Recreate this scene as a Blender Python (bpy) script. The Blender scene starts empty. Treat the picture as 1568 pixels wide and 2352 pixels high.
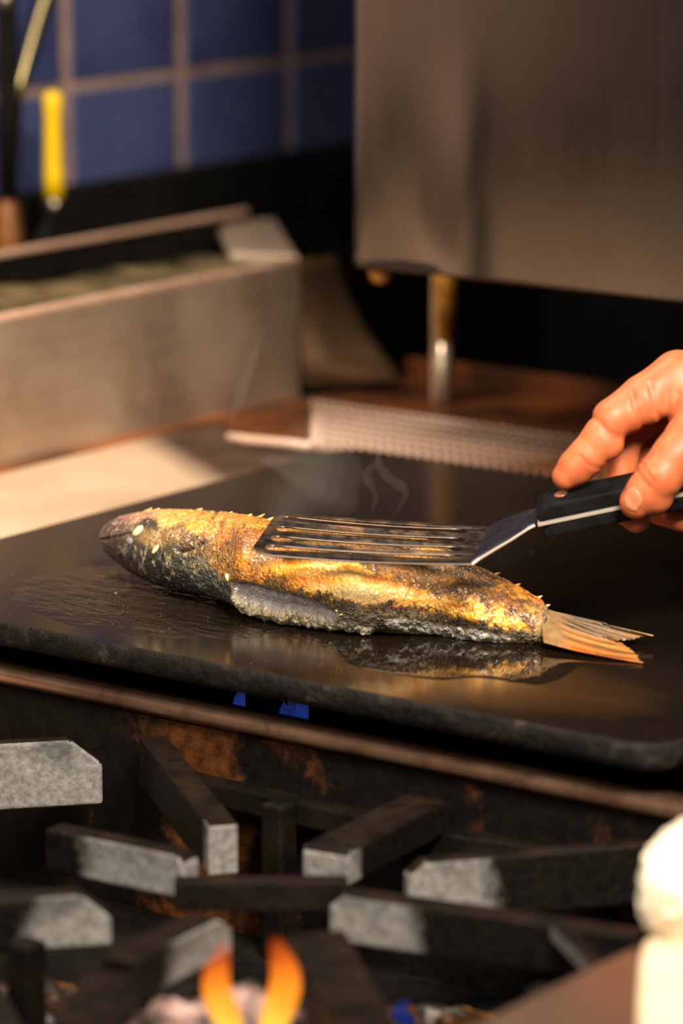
import bpy, bmesh, math, random
import numpy as np
from mathutils import Vector, Matrix
rng = np.random.default_rng(7); random.seed(7)
SC = bpy.context.scene; COL = SC.collection

# ------------------------------------------------------------------ camera
F = 8600.0; PITCH = math.radians(12.3); YAW = math.radians(36.5); D0 = 2.064
FW = np.array([-math.sin(YAW)*math.cos(PITCH), math.cos(YAW)*math.cos(PITCH), -math.sin(PITCH)])
RT = np.array([math.cos(YAW), math.sin(YAW), 0.0]); UP = np.cross(RT, FW)
HD = np.array([-math.sin(YAW), math.cos(YAW), 0.0])          # level direction away from the viewer
def ray(x, y): return FW + RT*((x-784)/F) - UP*((y-1176)/F)
CP = -ray(784, 1400)*D0
def onz(x, y, h=0.0):
    d = ray(x, y); return CP + d*((h-CP[2])/d[2])
def onx(x, y, c):
    d = ray(x, y); return CP + d*((c-CP[0])/d[0])
def ony(x, y, c):
    d = ray(x, y); return CP + d*((c-CP[1])/d[1])
def atd(x, y, dep): return CP + ray(x, y)*dep
def proj(p):
    v = np.asarray(p, float)-CP; z = v@FW
    return 784+F*(v@RT)/z, 1176-F*(v@UP)/z
cam = bpy.data.cameras.new('camera'); cam_o = bpy.data.objects.new('camera', cam); COL.objects.link(cam_o)
M = Matrix(((RT[0], UP[0], -FW[0], CP[0]), (RT[1], UP[1], -FW[1], CP[1]), (RT[2], UP[2], -FW[2], CP[2]), (0, 0, 0, 1)))
cam_o.matrix_world = M
cam.sensor_fit = 'VERTICAL'; cam.sensor_height = 36; cam.sensor_width = 24; cam.lens = F*36/2352
cam.clip_start = 0.05; cam.clip_end = 50
cam.dof.use_dof = True; cam.dof.focus_distance = 2.035; cam.dof.aperture_fstop = 4.6
SC.camera = cam_o

# ------------------------------------------------------------------ light and exposure
SC.view_settings.view_transform = 'Standard'; SC.view_settings.look = 'None'
SC.view_settings.gamma = 1.0; SC.view_settings.exposure = 0.0; SC.view_settings.use_curve_mapping = False
w = bpy.data.worlds.new('kitchen_air'); SC.world = w; w.use_nodes = True
w.node_tree.nodes['Background'].inputs[0].default_value = (0.95, 0.85, 0.78, 1)
w.node_tree.nodes['Background'].inputs[1].default_value = 0.02
def area(name, loc, target, size, power, color, sy=None):
    l = bpy.data.lights.new(name, 'AREA'); l.energy = power; l.color = color; l.size = size
    if sy: l.shape = 'RECTANGLE'; l.size_y = sy
    o = bpy.data.objects.new(name, l); COL.objects.link(o); o.location = loc
    o.rotation_euler = (Vector(target)-Vector(loc)).to_track_quat('-Z', 'Y').to_euler()
    return o
area('ceiling_lamp_light', (0.95, -0.74, 1.02), (-0.02, 0.1, 0.0), 0.36, 12.5, (1.0, 0.86, 0.70)).data.spread = math.radians(80)
area('front_lamp_light', (0.15, -1.15, 0.80), (0.0, 0.0, 0.0), 0.30, 9.5, (1.0, 0.88, 0.74))
area('canopy_lamp_light', (-0.42, -0.10, 1.15), (-0.36, 0.15, 0.0), 0.26, 5.0, (1.0, 0.84, 0.66)).data.spread = math.radians(95)

# ------------------------------------------------------------------ helpers
def srgb(r, g, b):
    c = np.array([r, g, b])/255.0
    return tuple(np.where(c <= 0.04045, c/12.92, ((c+0.055)/1.055)**2.4))
class N:
    """small node-tree builder"""
    def __init__(s, name):
        s.m = bpy.data.materials.new(name); s.m.use_nodes = True
        s.t = s.m.node_tree; s.b = s.t.nodes['Principled BSDF']; s.out = s.t.nodes['Material Output']
        s.tc = s.t.nodes.new('ShaderNodeTexCoord')
    def n(s, typ, **kw):
        x = s.t.nodes.new('ShaderNode'+typ)
        for k, v in kw.items(): setattr(x, k, v)
        return x
    def l(s, a, b): s.t.links.new(a, b)
    def mapping(s, scale=(1, 1, 1), rot=(0, 0, 0), src='Object'):
        mp = s.n('Mapping'); mp.inputs['Scale'].default_value = scale; mp.inputs['Rotation'].default_value = rot
        s.l(s.tc.outputs[src], mp.inputs[0]); return mp.outputs[0]
    def noise(s, scale, detail=4, rough=0.55, vec=None, dist=0.0):
        x = s.n('TexNoise'); x.inputs['Scale'].default_value = scale; x.inputs['Detail'].default_value = detail
        x.inputs['Roughness'].default_value = rough; x.inputs['Distortion'].default_value = dist
        s.l(vec if vec else s.tc.outputs['Object'], x.inputs['Vector']); return x.outputs[0]
    def ramp(s, fac, stops):
        r = s.n('ValToRGB'); e = r.color_ramp.elements
        while len(e) < len(stops): e.new(0.5)
        for i, (p, c) in enumerate(stops):
            e[i].position = p; e[i].color = (*c, 1) if len(c) == 3 else c
        s.l(fac, r.inputs[0]); return r.outputs[0]
    def vramp(s, fac, a, b, p0=0.0, p1=1.0):
        r = s.n('MapRange'); r.inputs[1].default_value = p0; r.inputs[2].default_value = p1
        r.inputs[3].default_value = a; r.inputs[4].default_value = b; s.l(fac, r.inputs[0]); return r.outputs[0]
    def math(s, op, a, b=None):
        x = s.n('Math', operation=op)
        for i, v in enumerate((a, b)):
            if v is None: continue
            if isinstance(v, (int, float)): x.inputs[i].default_value = v
            else: s.l(v, x.inputs[i])
        return x.outputs[0]
    def mix(s, fac, a, b, blend='MIX'):
        x = s.n('Mix', data_type='RGBA', blend_type=blend)
        for sock, v in ((x.inputs[0], fac), (x.inputs[6], a), (x.inputs[7], b)):
            if isinstance(v, (int, float)): sock.default_value = v
            elif isinstance(v, (tuple, list)): sock.default_value = (*v[:3], 1)
            else: s.l(v, sock)
        return x.outputs[2]
    def bump(s, h, strength=0.3, dist=0.001, prev=None):
        x = s.n('Bump'); x.inputs['Strength'].default_value = strength; x.inputs['Distance'].default_value = dist
        s.l(h, x.inputs['Height'])
        if prev: s.l(prev, x.inputs['Normal'])
        return x.outputs[0]
    def set(s, **kw):
        names = dict(color='Base Color', rough='Roughness', metal='Metallic', normal='Normal', ior='IOR', spec='Specular IOR Level',
                     coat='Coat Weight', coat_rough='Coat Roughness', sss='Subsurface Weight', emit='Emission Color', estr='Emission Strength',
                     alpha='Alpha', trans='Transmission Weight', aniso='Anisotropic', sheen='Sheen Weight')
        for k, v in kw.items():
            i = s.b.inputs[names[k]]
            if isinstance(v, (int, float)): i.default_value = v
            elif isinstance(v, tuple): i.default_value = (*v, 1) if len(v) == 3 else v
            else: s.l(v, i)
        return s
def simple(name, c0, c1, scale=40, rough=(0.4, 0.6), metal=0.0, bump=0.2, bd=0.0006, stretch=(1, 1, 1), bscale=None, spec=0.5, detail=5):
    k = N(name); v = k.mapping(stretch)
    n1 = k.noise(scale, detail, vec=v); n2 = k.noise(bscale or scale*4, 4, vec=v)
    k.set(color=k.ramp(n1, [(0.35, c0), (0.65, c1)]), rough=k.vramp(n2, rough[0], rough[1], 0.3, 0.7), metal=metal, spec=spec)
    if bump: k.set(normal=k.bump(n2, bump, bd))
    return k.m

ROOTLOC = {}
def empty(name, loc, label, cat, group=None):
    o = bpy.data.objects.new(name, None); o.empty_display_size = 0.02; COL.objects.link(o); o.location = tuple(loc)
    o['label'] = label; o['category'] = cat
    if group: o['group'] = group
    ROOTLOC[o] = np.array(loc, float); return o
def rootloc(o):
    while o.parent: o = o.parent
    return ROOTLOC.get(o, np.zeros(3))
def raw(name, V, Fc, mat, parent=None, smooth=False, loc=None):
    """one mesh object from world-space vertices"""
    V = np.asarray(V, np.float64); off = rootloc(parent) if parent else (np.array(loc, float) if loc is not None else np.zeros(3))
    me = bpy.data.meshes.new(name)
    V = V-off
    if isinstance(Fc, np.ndarray):
        nf, k = Fc.shape
        me.vertices.add(len(V)); me.vertices.foreach_set('co', V.astype(np.float32).ravel())
        me.loops.add(nf*k); me.loops.foreach_set('vertex_index', Fc.astype(np.int32).ravel())
        me.polygons.add(nf); me.polygons.foreach_set('loop_start', np.arange(0, nf*k, k, dtype=np.int32))
        me.update(calc_edges=True); me.validate()
    else:
        me.from_pydata([tuple(v) for v in V], [], [tuple(f) for f in Fc]); me.update()
    if smooth: me.polygons.foreach_set('use_smooth', [True]*len(me.polygons))
    if mat: me.materials.append(mat)
    o = bpy.data.objects.new(name, me); COL.objects.link(o)
    if parent: o.parent = parent
    else:
        o.location = tuple(off); ROOTLOC[o] = off
    return o
def tag(o, label, cat, group=None, kind=None):
    o['label'] = label; o['category'] = cat
    if group: o['group'] = group
    if kind: o['kind'] = kind
    return o
def struct(o): o['kind'] = 'structure'; return o
def bev(o, wdt=0.001, seg=2, ang=40):
    m = o.modifiers.new('bevel', 'BEVEL'); m.width = wdt; m.segments = seg; m.limit_method = 'ANGLE'; m.angle_limit = math.radians(ang)
    return o
BOXF = [(0, 3, 2, 1), (4, 5, 6, 7), (0, 1, 5, 4), (1, 2, 6, 5), (2, 3, 7, 6), (3, 0, 4, 7)]
def boxv(x0, x1, y0, y1, z0, z1):
    return [(x0, y0, z0), (x1, y0, z0), (x1, y1, z0), (x0, y1, z0), (x0, y0, z1), (x1, y0, z1), (x1, y1, z1), (x0, y1, z1)]
def box(name, x0, x1, y0, y1, z0, z1, mat, parent=None, b=0.001, loc=None):
    o = raw(name, boxv(x0, x1, y0, y1, z0, z1), BOXF, mat, parent, loc=loc)
    if b: bev(o, b)
    return o
def prism(name, poly, z0, z1, mat, parent=None, b=0.001, loc=None):
    n = len(poly); V = [(x, y, z0) for x, y in poly]+[(x, y, z1) for x, y in poly]
    a = sum(poly[i][0]*poly[(i+1) % n][1]-poly[(i+1) % n][0]*poly[i][1] for i in range(n))
    idx = list(range(n)) if a > 0 else list(range(n-1, -1, -1))
    Fc = [tuple(idx[::-1]), tuple(i+n for i in idx)]+[(idx[i], idx[(i+1) % n], idx[(i+1) % n]+n, idx[i]+n) for i in range(n)]
    o = raw(name, V, Fc, mat, parent, loc=loc)
    if b: bev(o, b)
    return o
def tube(name, pts, rad, mat, parent=None, seg=12, loc=None, cap=True, squash=None):
    P = np.asarray(pts, float); n = len(P)
    R = np.full(n, rad) if np.isscalar(rad) else np.asarray(rad, float)
    T = np.gradient(P, axis=0); T /= np.linalg.norm(T, axis=1)[:, None]
    ref = np.array([0, 0, 1.0]) if abs(T[0][2]) < 0.9 else np.array([1.0, 0, 0])
    V = []; u = np.cross(T[0], ref); u /= np.linalg.norm(u)
    for i in range(n):
        u = u-T[i]*(u@T[i]); u /= np.linalg.norm(u); v = np.cross(T[i], u)
        for k in range(seg):
            a = 2*math.pi*k/seg; V.append(P[i]+R[i]*(math.cos(a)*u+math.sin(a)*v*(squash or 1)))
    Fc = [(i*seg+k, i*seg+(k+1) % seg, (i+1)*seg+(k+1) % seg, (i+1)*seg+k) for i in range(n-1) for k in range(seg)]
    if cap: Fc += [tuple(range(seg-1, -1, -1)), tuple((n-1)*seg+k for k in range(seg))]
    return raw(name, V, Fc, mat, parent, smooth=True, loc=loc)
def _hash(i, j, k):
    h = (i.astype(np.uint64)*np.uint64(374761393)+j.astype(np.uint64)*np.uint64(668265263)+k.astype(np.uint64)*np.uint64(2147483647)) & np.uint64(0xffffffff)
    h = ((h ^ (h >> np.uint64(13)))*np.uint64(1274126177)) & np.uint64(0xffffffff)
    return ((h ^ (h >> np.uint64(16))) & np.uint64(0xffff)).astype(np.float64)/65535.0
def vnoise(p):
    p = np.asarray(p, float)+1000.0; i = np.floor(p).astype(np.int64); f = p-i; f = f*f*(3-2*f); r = 0
    for a in (0, 1):
        for b in (0, 1):
            for c in (0, 1):
                wgt = (f[:, 0] if a else 1-f[:, 0])*(f[:, 1] if b else 1-f[:, 1])*(f[:, 2] if c else 1-f[:, 2])
                r = r+wgt*_hash(i[:, 0]+a, i[:, 1]+b, i[:, 2]+c)
    return r
def fbm(p, sc, octv=4, gain=0.55):
    s = 0; a = 1; t = 0
    for o in range(octv):
        s = s+a*vnoise(np.asarray(p)*sc+o*17.3); t += a; a *= gain; sc *= 2.07
    return s/t
def sstep(a, b, x):
    t = np.clip((x-a)/(b-a), 0, 1); return t*t*(3-2*t)
def polydist(px, py, poly, closed=True):
    """signed distance in px to polygon (negative inside) or distance to polyline"""
    d = np.full(px.shape, 1e9); ins = np.zeros(px.shape, bool); n = len(poly)
    for i in range(n if closed else n-1):
        x0, y0 = poly[i]; x1, y1 = poly[(i+1) % n]; ex, ey = x1-x0, y1-y0
        t = np.clip(((px-x0)*ex+(py-y0)*ey)/(ex*ex+ey*ey+1e-12), 0, 1)
        d = np.minimum(d, np.hypot(px-x0-t*ex, py-y0-t*ey))
        if closed:
            c = ((y0 > py) != (y1 > py)); xi = x0+(py-y0)*ex/(ey if abs(ey) > 1e-9 else 1e-9)
            ins ^= c & (px < xi)
    return np.where(ins, -d, d) if closed else d

# ------------------------------------------------------------------ materials
def steel(name, c0, c1, rough=(0.25, 0.4), stretch=(1, 1, 1), scale=6, bump=0.05, fine=220, aniso=0.0, stain=None, metal=1.0):
    k = N(name); v = k.mapping(stretch)
    a = k.noise(scale, 5); f = k.noise(fine, 3, vec=v)
    c = k.ramp(a, [(0.3, c0), (0.7, c1)])
    if stain: c = k.mix(k.vramp(k.noise(stain[1], 6, 0.65), 0, stain[2], 0.52, 0.66), c, stain[0])
    k.set(color=c, metal=metal, rough=k.vramp(k.math('ADD', k.math('MULTIPLY', a, 0.6), k.math('MULTIPLY', f, 0.4)), rough[0], rough[1], 0.35, 0.65), normal=k.bump(f, bump, 0.0004))
    return k.m
m_hood = steel('brushed_cabinet_steel', srgb(128, 124, 122), srgb(158, 153, 148), (0.17, 0.24), (1, 1, 0.02), 4, 0.04, 260)
m_panel = steel('splash_steel', srgb(176, 154, 132), srgb(214, 192, 168), (0.38, 0.52), (1, 0.03, 1), 9, 0.08, 240, stain=(srgb(105, 80, 58), 7, 0.35), metal=0.8)
m_corner = steel('corner_plate_steel', srgb(168, 146, 124), srgb(196, 174, 152), (0.3, 0.4), metal=0.5)
m_sootsteel = steel('sooty_steel', srgb(84, 66, 48), srgb(140, 112, 84), (0.28, 0.4), metal=0.8)
m_lip = steel('worn_lip_steel', srgb(176, 138, 116), srgb(205, 168, 146), (0.35, 0.5), (1, 0.05, 1), 20, 0.1, metal=0.35)
m_rail = steel('front_rail_steel', srgb(150, 112, 88), srgb(196, 158, 130), (0.18, 0.30), (0.05, 1, 1), 18, 0.08, stain=(srgb(80, 45, 25), 30, 0.6), metal=0.85)
m_ledge = None
m_seam = simple('rusty_seam', srgb(62, 42, 28), srgb(150, 86, 40), 9, (0.4, 0.6), 0, 0.3)
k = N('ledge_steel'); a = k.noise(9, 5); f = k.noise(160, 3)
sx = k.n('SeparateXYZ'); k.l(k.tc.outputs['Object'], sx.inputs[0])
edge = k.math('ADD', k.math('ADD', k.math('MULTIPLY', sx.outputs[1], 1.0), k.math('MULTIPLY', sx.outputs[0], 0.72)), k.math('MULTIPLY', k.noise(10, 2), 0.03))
dark = k.vramp(edge, 0, 1, 0.050, 0.085)                     # shadow over the rear corner of the ledge, painted into its colour
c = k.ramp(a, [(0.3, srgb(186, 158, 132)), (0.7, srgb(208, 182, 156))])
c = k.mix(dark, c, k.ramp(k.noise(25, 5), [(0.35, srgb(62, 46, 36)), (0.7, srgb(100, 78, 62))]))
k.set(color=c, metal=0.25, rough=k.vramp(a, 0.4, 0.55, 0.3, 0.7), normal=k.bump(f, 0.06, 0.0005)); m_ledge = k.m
m_black = simple('sooty_black_metal', (0.002, 0.0017, 0.0014), (0.007, 0.0055, 0.0045), 30, (0.55, 0.8), 0.0, 0.3, 0.001, spec=0.12)
m_wallblack = simple('dark_back_wall', (0.004, 0.0035, 0.003), (0.008, 0.007, 0.006), 12, (0.6, 0.8), 0, 0.05, spec=0.2)
# griddle plate: seasoned black steel under a film of oil
k = N('seasoned_griddle_steel'); a = k.noise(7, 5); f = k.noise(320, 3); g = k.noise(45, 4, vec=k.mapping((0.5, 1.6, 1)))
wv = k.noise(95, 3, 0.5, vec=k.mapping((0.45, 1.5, 1), (0, 0, 0.6)), dist=0.6)
sx = k.n('SeparateXYZ'); k.l(k.tc.outputs['Object'], sx.inputs[0])
dxl = k.math('MULTIPLY', k.math('ADD', sx.outputs[0], 0.085), 1/0.095); dyl = k.math('MULTIPLY', k.math('ADD', sx.outputs[1], 0.035), 1/0.075)
rr = k.math('ADD', k.math('MULTIPLY', dxl, dxl), k.math('MULTIPLY', dyl, dyl))
wet = k.vramp(k.math('ADD', rr, k.math('MULTIPLY', g, 0.5)), 1, 0, 0.75, 1.4)   # water running from the head
panel_refl = k.vramp(k.math('ADD', sx.outputs[0], k.math('MULTIPLY', a, 0.14)), 1, 0, -0.12, 0.10)      # brown reflection of the splash panel painted into the left half, also rougher
c = k.mix(panel_refl, k.ramp(a, [(0.3, (0.0030, 0.0020, 0.0015)), (0.75, (0.007, 0.0042, 0.0026))]), k.ramp(a, [(0.3, (0.016, 0.0105, 0.0075)), (0.75, (0.030, 0.020, 0.0145))]))
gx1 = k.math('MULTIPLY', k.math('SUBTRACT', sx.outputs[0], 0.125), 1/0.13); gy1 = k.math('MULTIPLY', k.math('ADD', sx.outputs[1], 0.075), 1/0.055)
gm = k.vramp(k.math('ADD', k.math('ADD', k.math('MULTIPLY', gx1, gx1), k.math('MULTIPLY', gy1, gy1)), k.math('MULTIPLY', g, 0.8)), 1, 0, 0.3, 1.5)   # orange-brown patch towards the front edge
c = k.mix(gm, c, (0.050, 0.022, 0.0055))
k.set(color=c, rough=k.math('MULTIPLY', k.math('ADD', k.vramp(a, 0.10, 0.17, 0.3, 0.7), k.math('MULTIPLY', panel_refl, 0.08)), k.vramp(wet, 1.0, 0.5)), ior=1.5,
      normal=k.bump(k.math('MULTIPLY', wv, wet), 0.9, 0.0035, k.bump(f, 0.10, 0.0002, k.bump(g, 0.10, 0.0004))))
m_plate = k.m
k = N('griddle_edge_crust'); a = k.noise(60, 6, 0.65); f = k.noise(240, 5, 0.7)
k.set(color=k.ramp(a, [(0.38, (0.002, 0.0017, 0.0014)), (0.58, (0.008, 0.006, 0.005)), (0.72, (0.05, 0.038, 0.03))]), rough=k.vramp(f, 0.4, 0.8, 0.3, 0.7), spec=0.22, normal=k.bump(f, 0.9, 0.002)); m_crust = k.m
k = N('cast_iron'); a = k.noise(28, 5, 0.6); f = k.noise(260, 4); at = k.n('Attribute', attribute_name='tip_grey')
wf = k.vramp(k.math('ADD', at.outputs['Fac'], k.math('MULTIPLY', k.math('SUBTRACT', a, 0.5), 1.1)), 0, 1, 0.25, 0.75)
k.set(color=k.mix(wf, k.ramp(f, [(0.3, (0.002, 0.0017, 0.0015)), (0.7, (0.008, 0.006, 0.005))]), k.ramp(f, [(0.3, (0.10, 0.096, 0.092)), (0.7, (0.23, 0.225, 0.215))])), rough=k.vramp(f, 0.42, 0.62), spec=k.vramp(wf, 0.12, 0.45), normal=k.bump(f, 0.5, 0.0012)); m_iron = k.m
m_irontop = simple('dark_brown_iron', (0.0015, 0.001, 0.0008), (0.013, 0.007, 0.004), 50, (0.5, 0.75), 0, 0.4, 0.001, spec=0.1)
m_irond = simple('burnt_cast_iron', (0.002, 0.0015, 0.0012), (0.009, 0.006, 0.004), 40, (0.5, 0.75), 0.0, 0.5, 0.0012, bscale=200, spec=0.12)
k = N('rusty_skirt'); a = k.noise(22, 6, 0.62); f = k.noise(120, 5, 0.65); sx = k.n('SeparateXYZ'); k.l(k.tc.outputs['Object'], sx.inputs[0])
loc_ = k.math('SUBTRACT', 1.0, k.math('MULTIPLY', k.math('ABSOLUTE', k.math('ADD', sx.outputs[0], 0.005)), 14.0))   # rust where grease boiled over
loc2 = k.math('SUBTRACT', 0.75, k.math('MULTIPLY', k.math('ABSOLUTE', k.math('SUBTRACT', sx.outputs[0], 0.285)), 12.0))
rm2 = k.math('MAXIMUM', k.vramp(loc_, 0, 1, 0.0, 0.8), k.vramp(loc2, 0, 0.7, 0.0, 0.7))
mk = k.vramp(k.math('ADD', a, k.math('MULTIPLY', rm2, 0.22)), 0, 1, 0.62, 0.74)
k.set(color=k.mix(mk, k.ramp(f, [(0.35, (0.0025, 0.002, 0.0018)), (0.7, (0.007, 0.005, 0.004))]), k.ramp(f, [(0.35, srgb(42, 21, 9)), (0.7, srgb(92, 54, 24))])), rough=k.vramp(f, 0.5, 0.8), spec=0.1, normal=k.bump(f, 0.5, 0.001)); m_skirt = k.m
m_rust = simple('rusty_tray', srgb(36, 18, 8), srgb(112, 58, 20), 14, (0.35, 0.6), 0.1, 0.35, 0.0008, bscale=120)
k = N('greasy_wire'); a = k.noise(12, 4); f = k.noise(160, 4); sx = k.n('SeparateXYZ'); k.l(k.n('NewGeometry').outputs['Position'], sx.inputs[0])
rt2 = k.vramp(k.math('ADD', sx.outputs[0], k.math('MULTIPLY', a, 0.10)), 0, 1, -0.26, -0.08)      # shade under the cabinet, painted as brown over the right half
k.set(color=k.mix(rt2, k.ramp(a, [(0.3, srgb(186, 152, 132)), (0.7, srgb(226, 198, 180))]), k.ramp(f, [(0.35, srgb(60, 34, 18)), (0.7, srgb(104, 64, 36))])), metal=0.15, rough=0.38, normal=k.bump(f, 0.3, 0.0006)); m_wire = k.m
m_tile = simple('blue_glaze', srgb(58, 66, 108), srgb(78, 87, 130), 9, (0.14, 0.26), 0, 0.06, 0.001)
m_grout = simple('pink_grout', srgb(150, 122, 112), srgb(182, 152, 138), 30, (0.8, 0.95), 0, 0.3)
m_yellow = simple('yellow_plastic', srgb(232, 190, 0), srgb(245, 206, 6), 20, (0.35, 0.45), 0, 0.03)
m_greysteel = steel('dull_utensil_steel', srgb(120, 112, 100), srgb(165, 155, 140), (0.3, 0.45))
m_wood = simple('oiled_wood', srgb(72, 40, 14), srgb(136, 84, 36), 30, (0.4, 0.6), 0, 0.2, stretch=(1, 1, 0.1))
m_tube = steel('brassy_tube', srgb(150, 135, 95), srgb(190, 175, 135), (0.3, 0.45))
m_grime = simple('grimy_tray_metal', srgb(44, 36, 22), srgb(142, 124, 86), 26, (0.35, 0.6), 0.2, 0.4, bscale=60)
m_grease = simple('baked_yellow_grease', srgb(110, 66, 12), srgb(190, 130, 40), 60, (0.25, 0.4), 0, 0.4)
m_post = steel('post_steel', srgb(170, 150, 130), srgb(220, 205, 185), (0.2, 0.35), (1, 1, 0.05), 25, 0.15, stain=(srgb(130, 84, 24), 30, 0.5), metal=0.6)

# ------------------------------------------------------------------ setting: walls and floor
XT = -0.755
gy = [onx(px, py, XT)[1] for px, py in ((157, 205), (424, 168), (664, 134))]; gz = onx(424, 168, XT)[2]
pitch = (gy[2]-gy[0])/2; grout = 0.0145; groutz = 0.0085
wl = struct(box('wall_left', XT-0.06, XT-0.004, -0.7, 1.32, -0.55, 0.9, m_grout, b=0))
tile_mesh = None
for j in range(-4, 3):
    for i in range(-2, 5):
        y0 = gy[0]+(i-1)*pitch+grout/2; y1 = y0+pitch-grout
        z0 = gz+j*pitch*1.0+groutz/2; z1 = z0+pitch-groutz
        if j < -1 or j > 1 or y1 > 1.3: continue
        if tile_mesh is None:
            t = box('tile', XT-0.0045, XT+random.uniform(-0.0004, 0.0004), y0, y1, z0, z1, m_tile, wl, 0.0018); tile_mesh = t; ty, tz = y0, z0
        else:
            t = tile_mesh.copy(); COL.objects.link(t); t.location = (random.uniform(-0.0005, 0.0004), y0-ty, z0-tz); t.parent = wl
struct(box('wall_back', -0.82, 1.6, 1.32, 1.38, -0.55, 0.9, m_wallblack, b=0))
struct(box('floor', -0.82, 1.9, -1.4, 1.38, -0.60, -0.55, m_wallblack, b=0))
zb = onx(340, 392, XT)[2]
struct(box('trim_left', XT, XT+0.02, -0.7, 1.32, -0.55, zb, m_wallblack, b=0.003))

# ------------------------------------------------------------------ cooking range body
PX0, PX1, PY0, PY1 = -0.272, 0.290, -0.134, 0.371
rg = empty('cooking_range', (0, 0, -0.55), 'stainless cooking range carrying the black griddle plate and open burners', 'stove')
box('base_cabinet', -0.44, 0.75, -0.55, 0.72, -0.55, -0.16, m_black, rg, 0.003)
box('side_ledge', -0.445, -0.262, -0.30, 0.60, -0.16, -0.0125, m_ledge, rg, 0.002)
box('rear_deck', -0.262, 0.75, 0.395, 0.72, -0.16, -0.016, m_black, rg, 0.002)
# front rail: flat top with a rolled lip over a burnt skirt
prof = [(-0.105, -0.0300), (-0.116, -0.0297)]+[(-0.1195-0.0048*math.sin(a), -0.0345+0.0048*math.cos(a)) for a in np.linspace(0, math.pi*0.75, 9)]+[(-0.118, -0.041), (-0.105, -0.041)]
V = [(x, y, z) for x in np.linspace(-0.26, 0.75, 40) for y, z in prof]; n = len(prof)
Fc = [(i*n+k, i*n+(k+1) % n, (i+1)*n+(k+1) % n, (i+1)*n+k) for i in range(39) for k in range(n)]+[tuple(range(n-1, -1, -1)), tuple(39*n+k for k in range(n))]
raw('front_rail', V, Fc, m_rail, rg, smooth=True).data.shade_smooth()
box('rail_skirt', -0.26, 0.75, -0.1185, -0.106, -0.16, -0.0408, m_skirt, rg, 0.001)
for x in np.arange(-0.245, 0.36, 0.042):                      # short feet that carry the plate above the flames
    box('support_tooth', x, x+0.008, -0.096, 0.33, -0.060, -0.0145, m_irond, rg, 0.001)
for y in (-0.06, 0.3):
    box('support_bar', -0.26, 0.40, y, y+0.012, -0.075, -0.058, m_irond, rg, 0.001)
box('burner_floor', -0.26, 0.75, -0.106, 0.395, -0.159, -0.150, m_black, rg, 0.001)
box('drip_floor', -0.26, 0.384, -0.55, -0.119, -0.159, -0.150, m_black, rg, 0.001)
k = N('right_ledge_steel'); a = k.noise(8, 4); f = k.noise(200, 3, vec=k.mapping((1, 0.05, 1)))
k.set(color=k.ramp(a, [(0.3, srgb(104, 82, 66)), (0.7, srgb(132, 106, 88))]), metal=0.6, rough=k.vramp(a, 0.16, 0.24, 0.3, 0.7), normal=k.bump(f, 0.05, 0.0003)); m_right = k.m
box('end_ledge', 0.384, 0.75, -0.62, -0.119, -0.16, -0.030, m_right, rg, 0.004)

# ------------------------------------------------------------------ griddle plate
def rrect(x0, x1, y0, y1, r, n=8):
    out = []
    for cx, cy, a0 in ((x1-r, y1-r, 0), (x0+r, y1-r, 90), (x0+r, y0+r, 180), (x1-r, y0+r, 270)):
        out += [(cx+r*math.cos(math.radians(a0+90*i/n)), cy+r*math.sin(math.radians(a0+90*i/n))) for i in range(n+1)]
    return out
gp = empty('griddle_plate', (0.0, 0.0, -0.0145), 'thick black seasoned steel griddle plate under the fish', 'griddle')
ring = rrect(PX0, PX1, PY0, PY1, 0.022)
dense = []
for i in range(len(ring)):
    p, q = np.array(ring[i]), np.array(ring[(i+1) % len(ring)]); m_ = max(1, int(np.linalg.norm(q-p)/0.004))
    dense += [tuple(p+(q-p)*t/m_) for t in range(m_)]
D = np.array(dense); n = len(D)
cen = np.array([(PX0+PX1)/2, (PY0+PY1)/2]); nrm = np.roll(D, -1, 0)-np.roll(D, 1, 0); nrm = np.c_[nrm[:, 1], -nrm[:, 0]]; nrm /= np.linalg.norm(nrm, axis=1)[:, None]
V = []
lv = [(0.0, 0.0), (0.0012, -0.0007), (0.0018, -0.003), (0.0020, -0.006), (0.0016, -0.009), (0.0008, -0.0125), (-0.002, -0.0142)]
for ofs, z in lv:
    jit = (fbm(np.c_[D*1.0, np.full(n, z*3)], 120, 4)-0.5)*0.0034*(0.15 if z == 0 else 1)
    for i in range(n): V.append((*(D[i]+nrm[i]*(ofs-0.002+jit[i])), z+(jit[i]*0.25 if z < 0 else 0)))
Fc = [(j*n+(i+1) % n, j*n+i, (j+1)*n+i, (j+1)*n+(i+1) % n) for j in range(len(lv)-1) for i in range(n)]
Fc.append(tuple((len(lv)-1)*n+i for i in range(n-1, -1, -1)))
raw('plate_edge', V, Fc, m_crust, gp, smooth=True)
raw('cooking_surface', [(*(D[i]-nrm[i]*0.002+nrm[i]*((fbm(np.c_[D, np.zeros(n)], 120, 4)[i]-0.5)*0.0005) if False else D[i]-nrm[i]*0.0019), 0.0) for i in range(n)], [tuple(range(n))], m_plate, gp)

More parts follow.
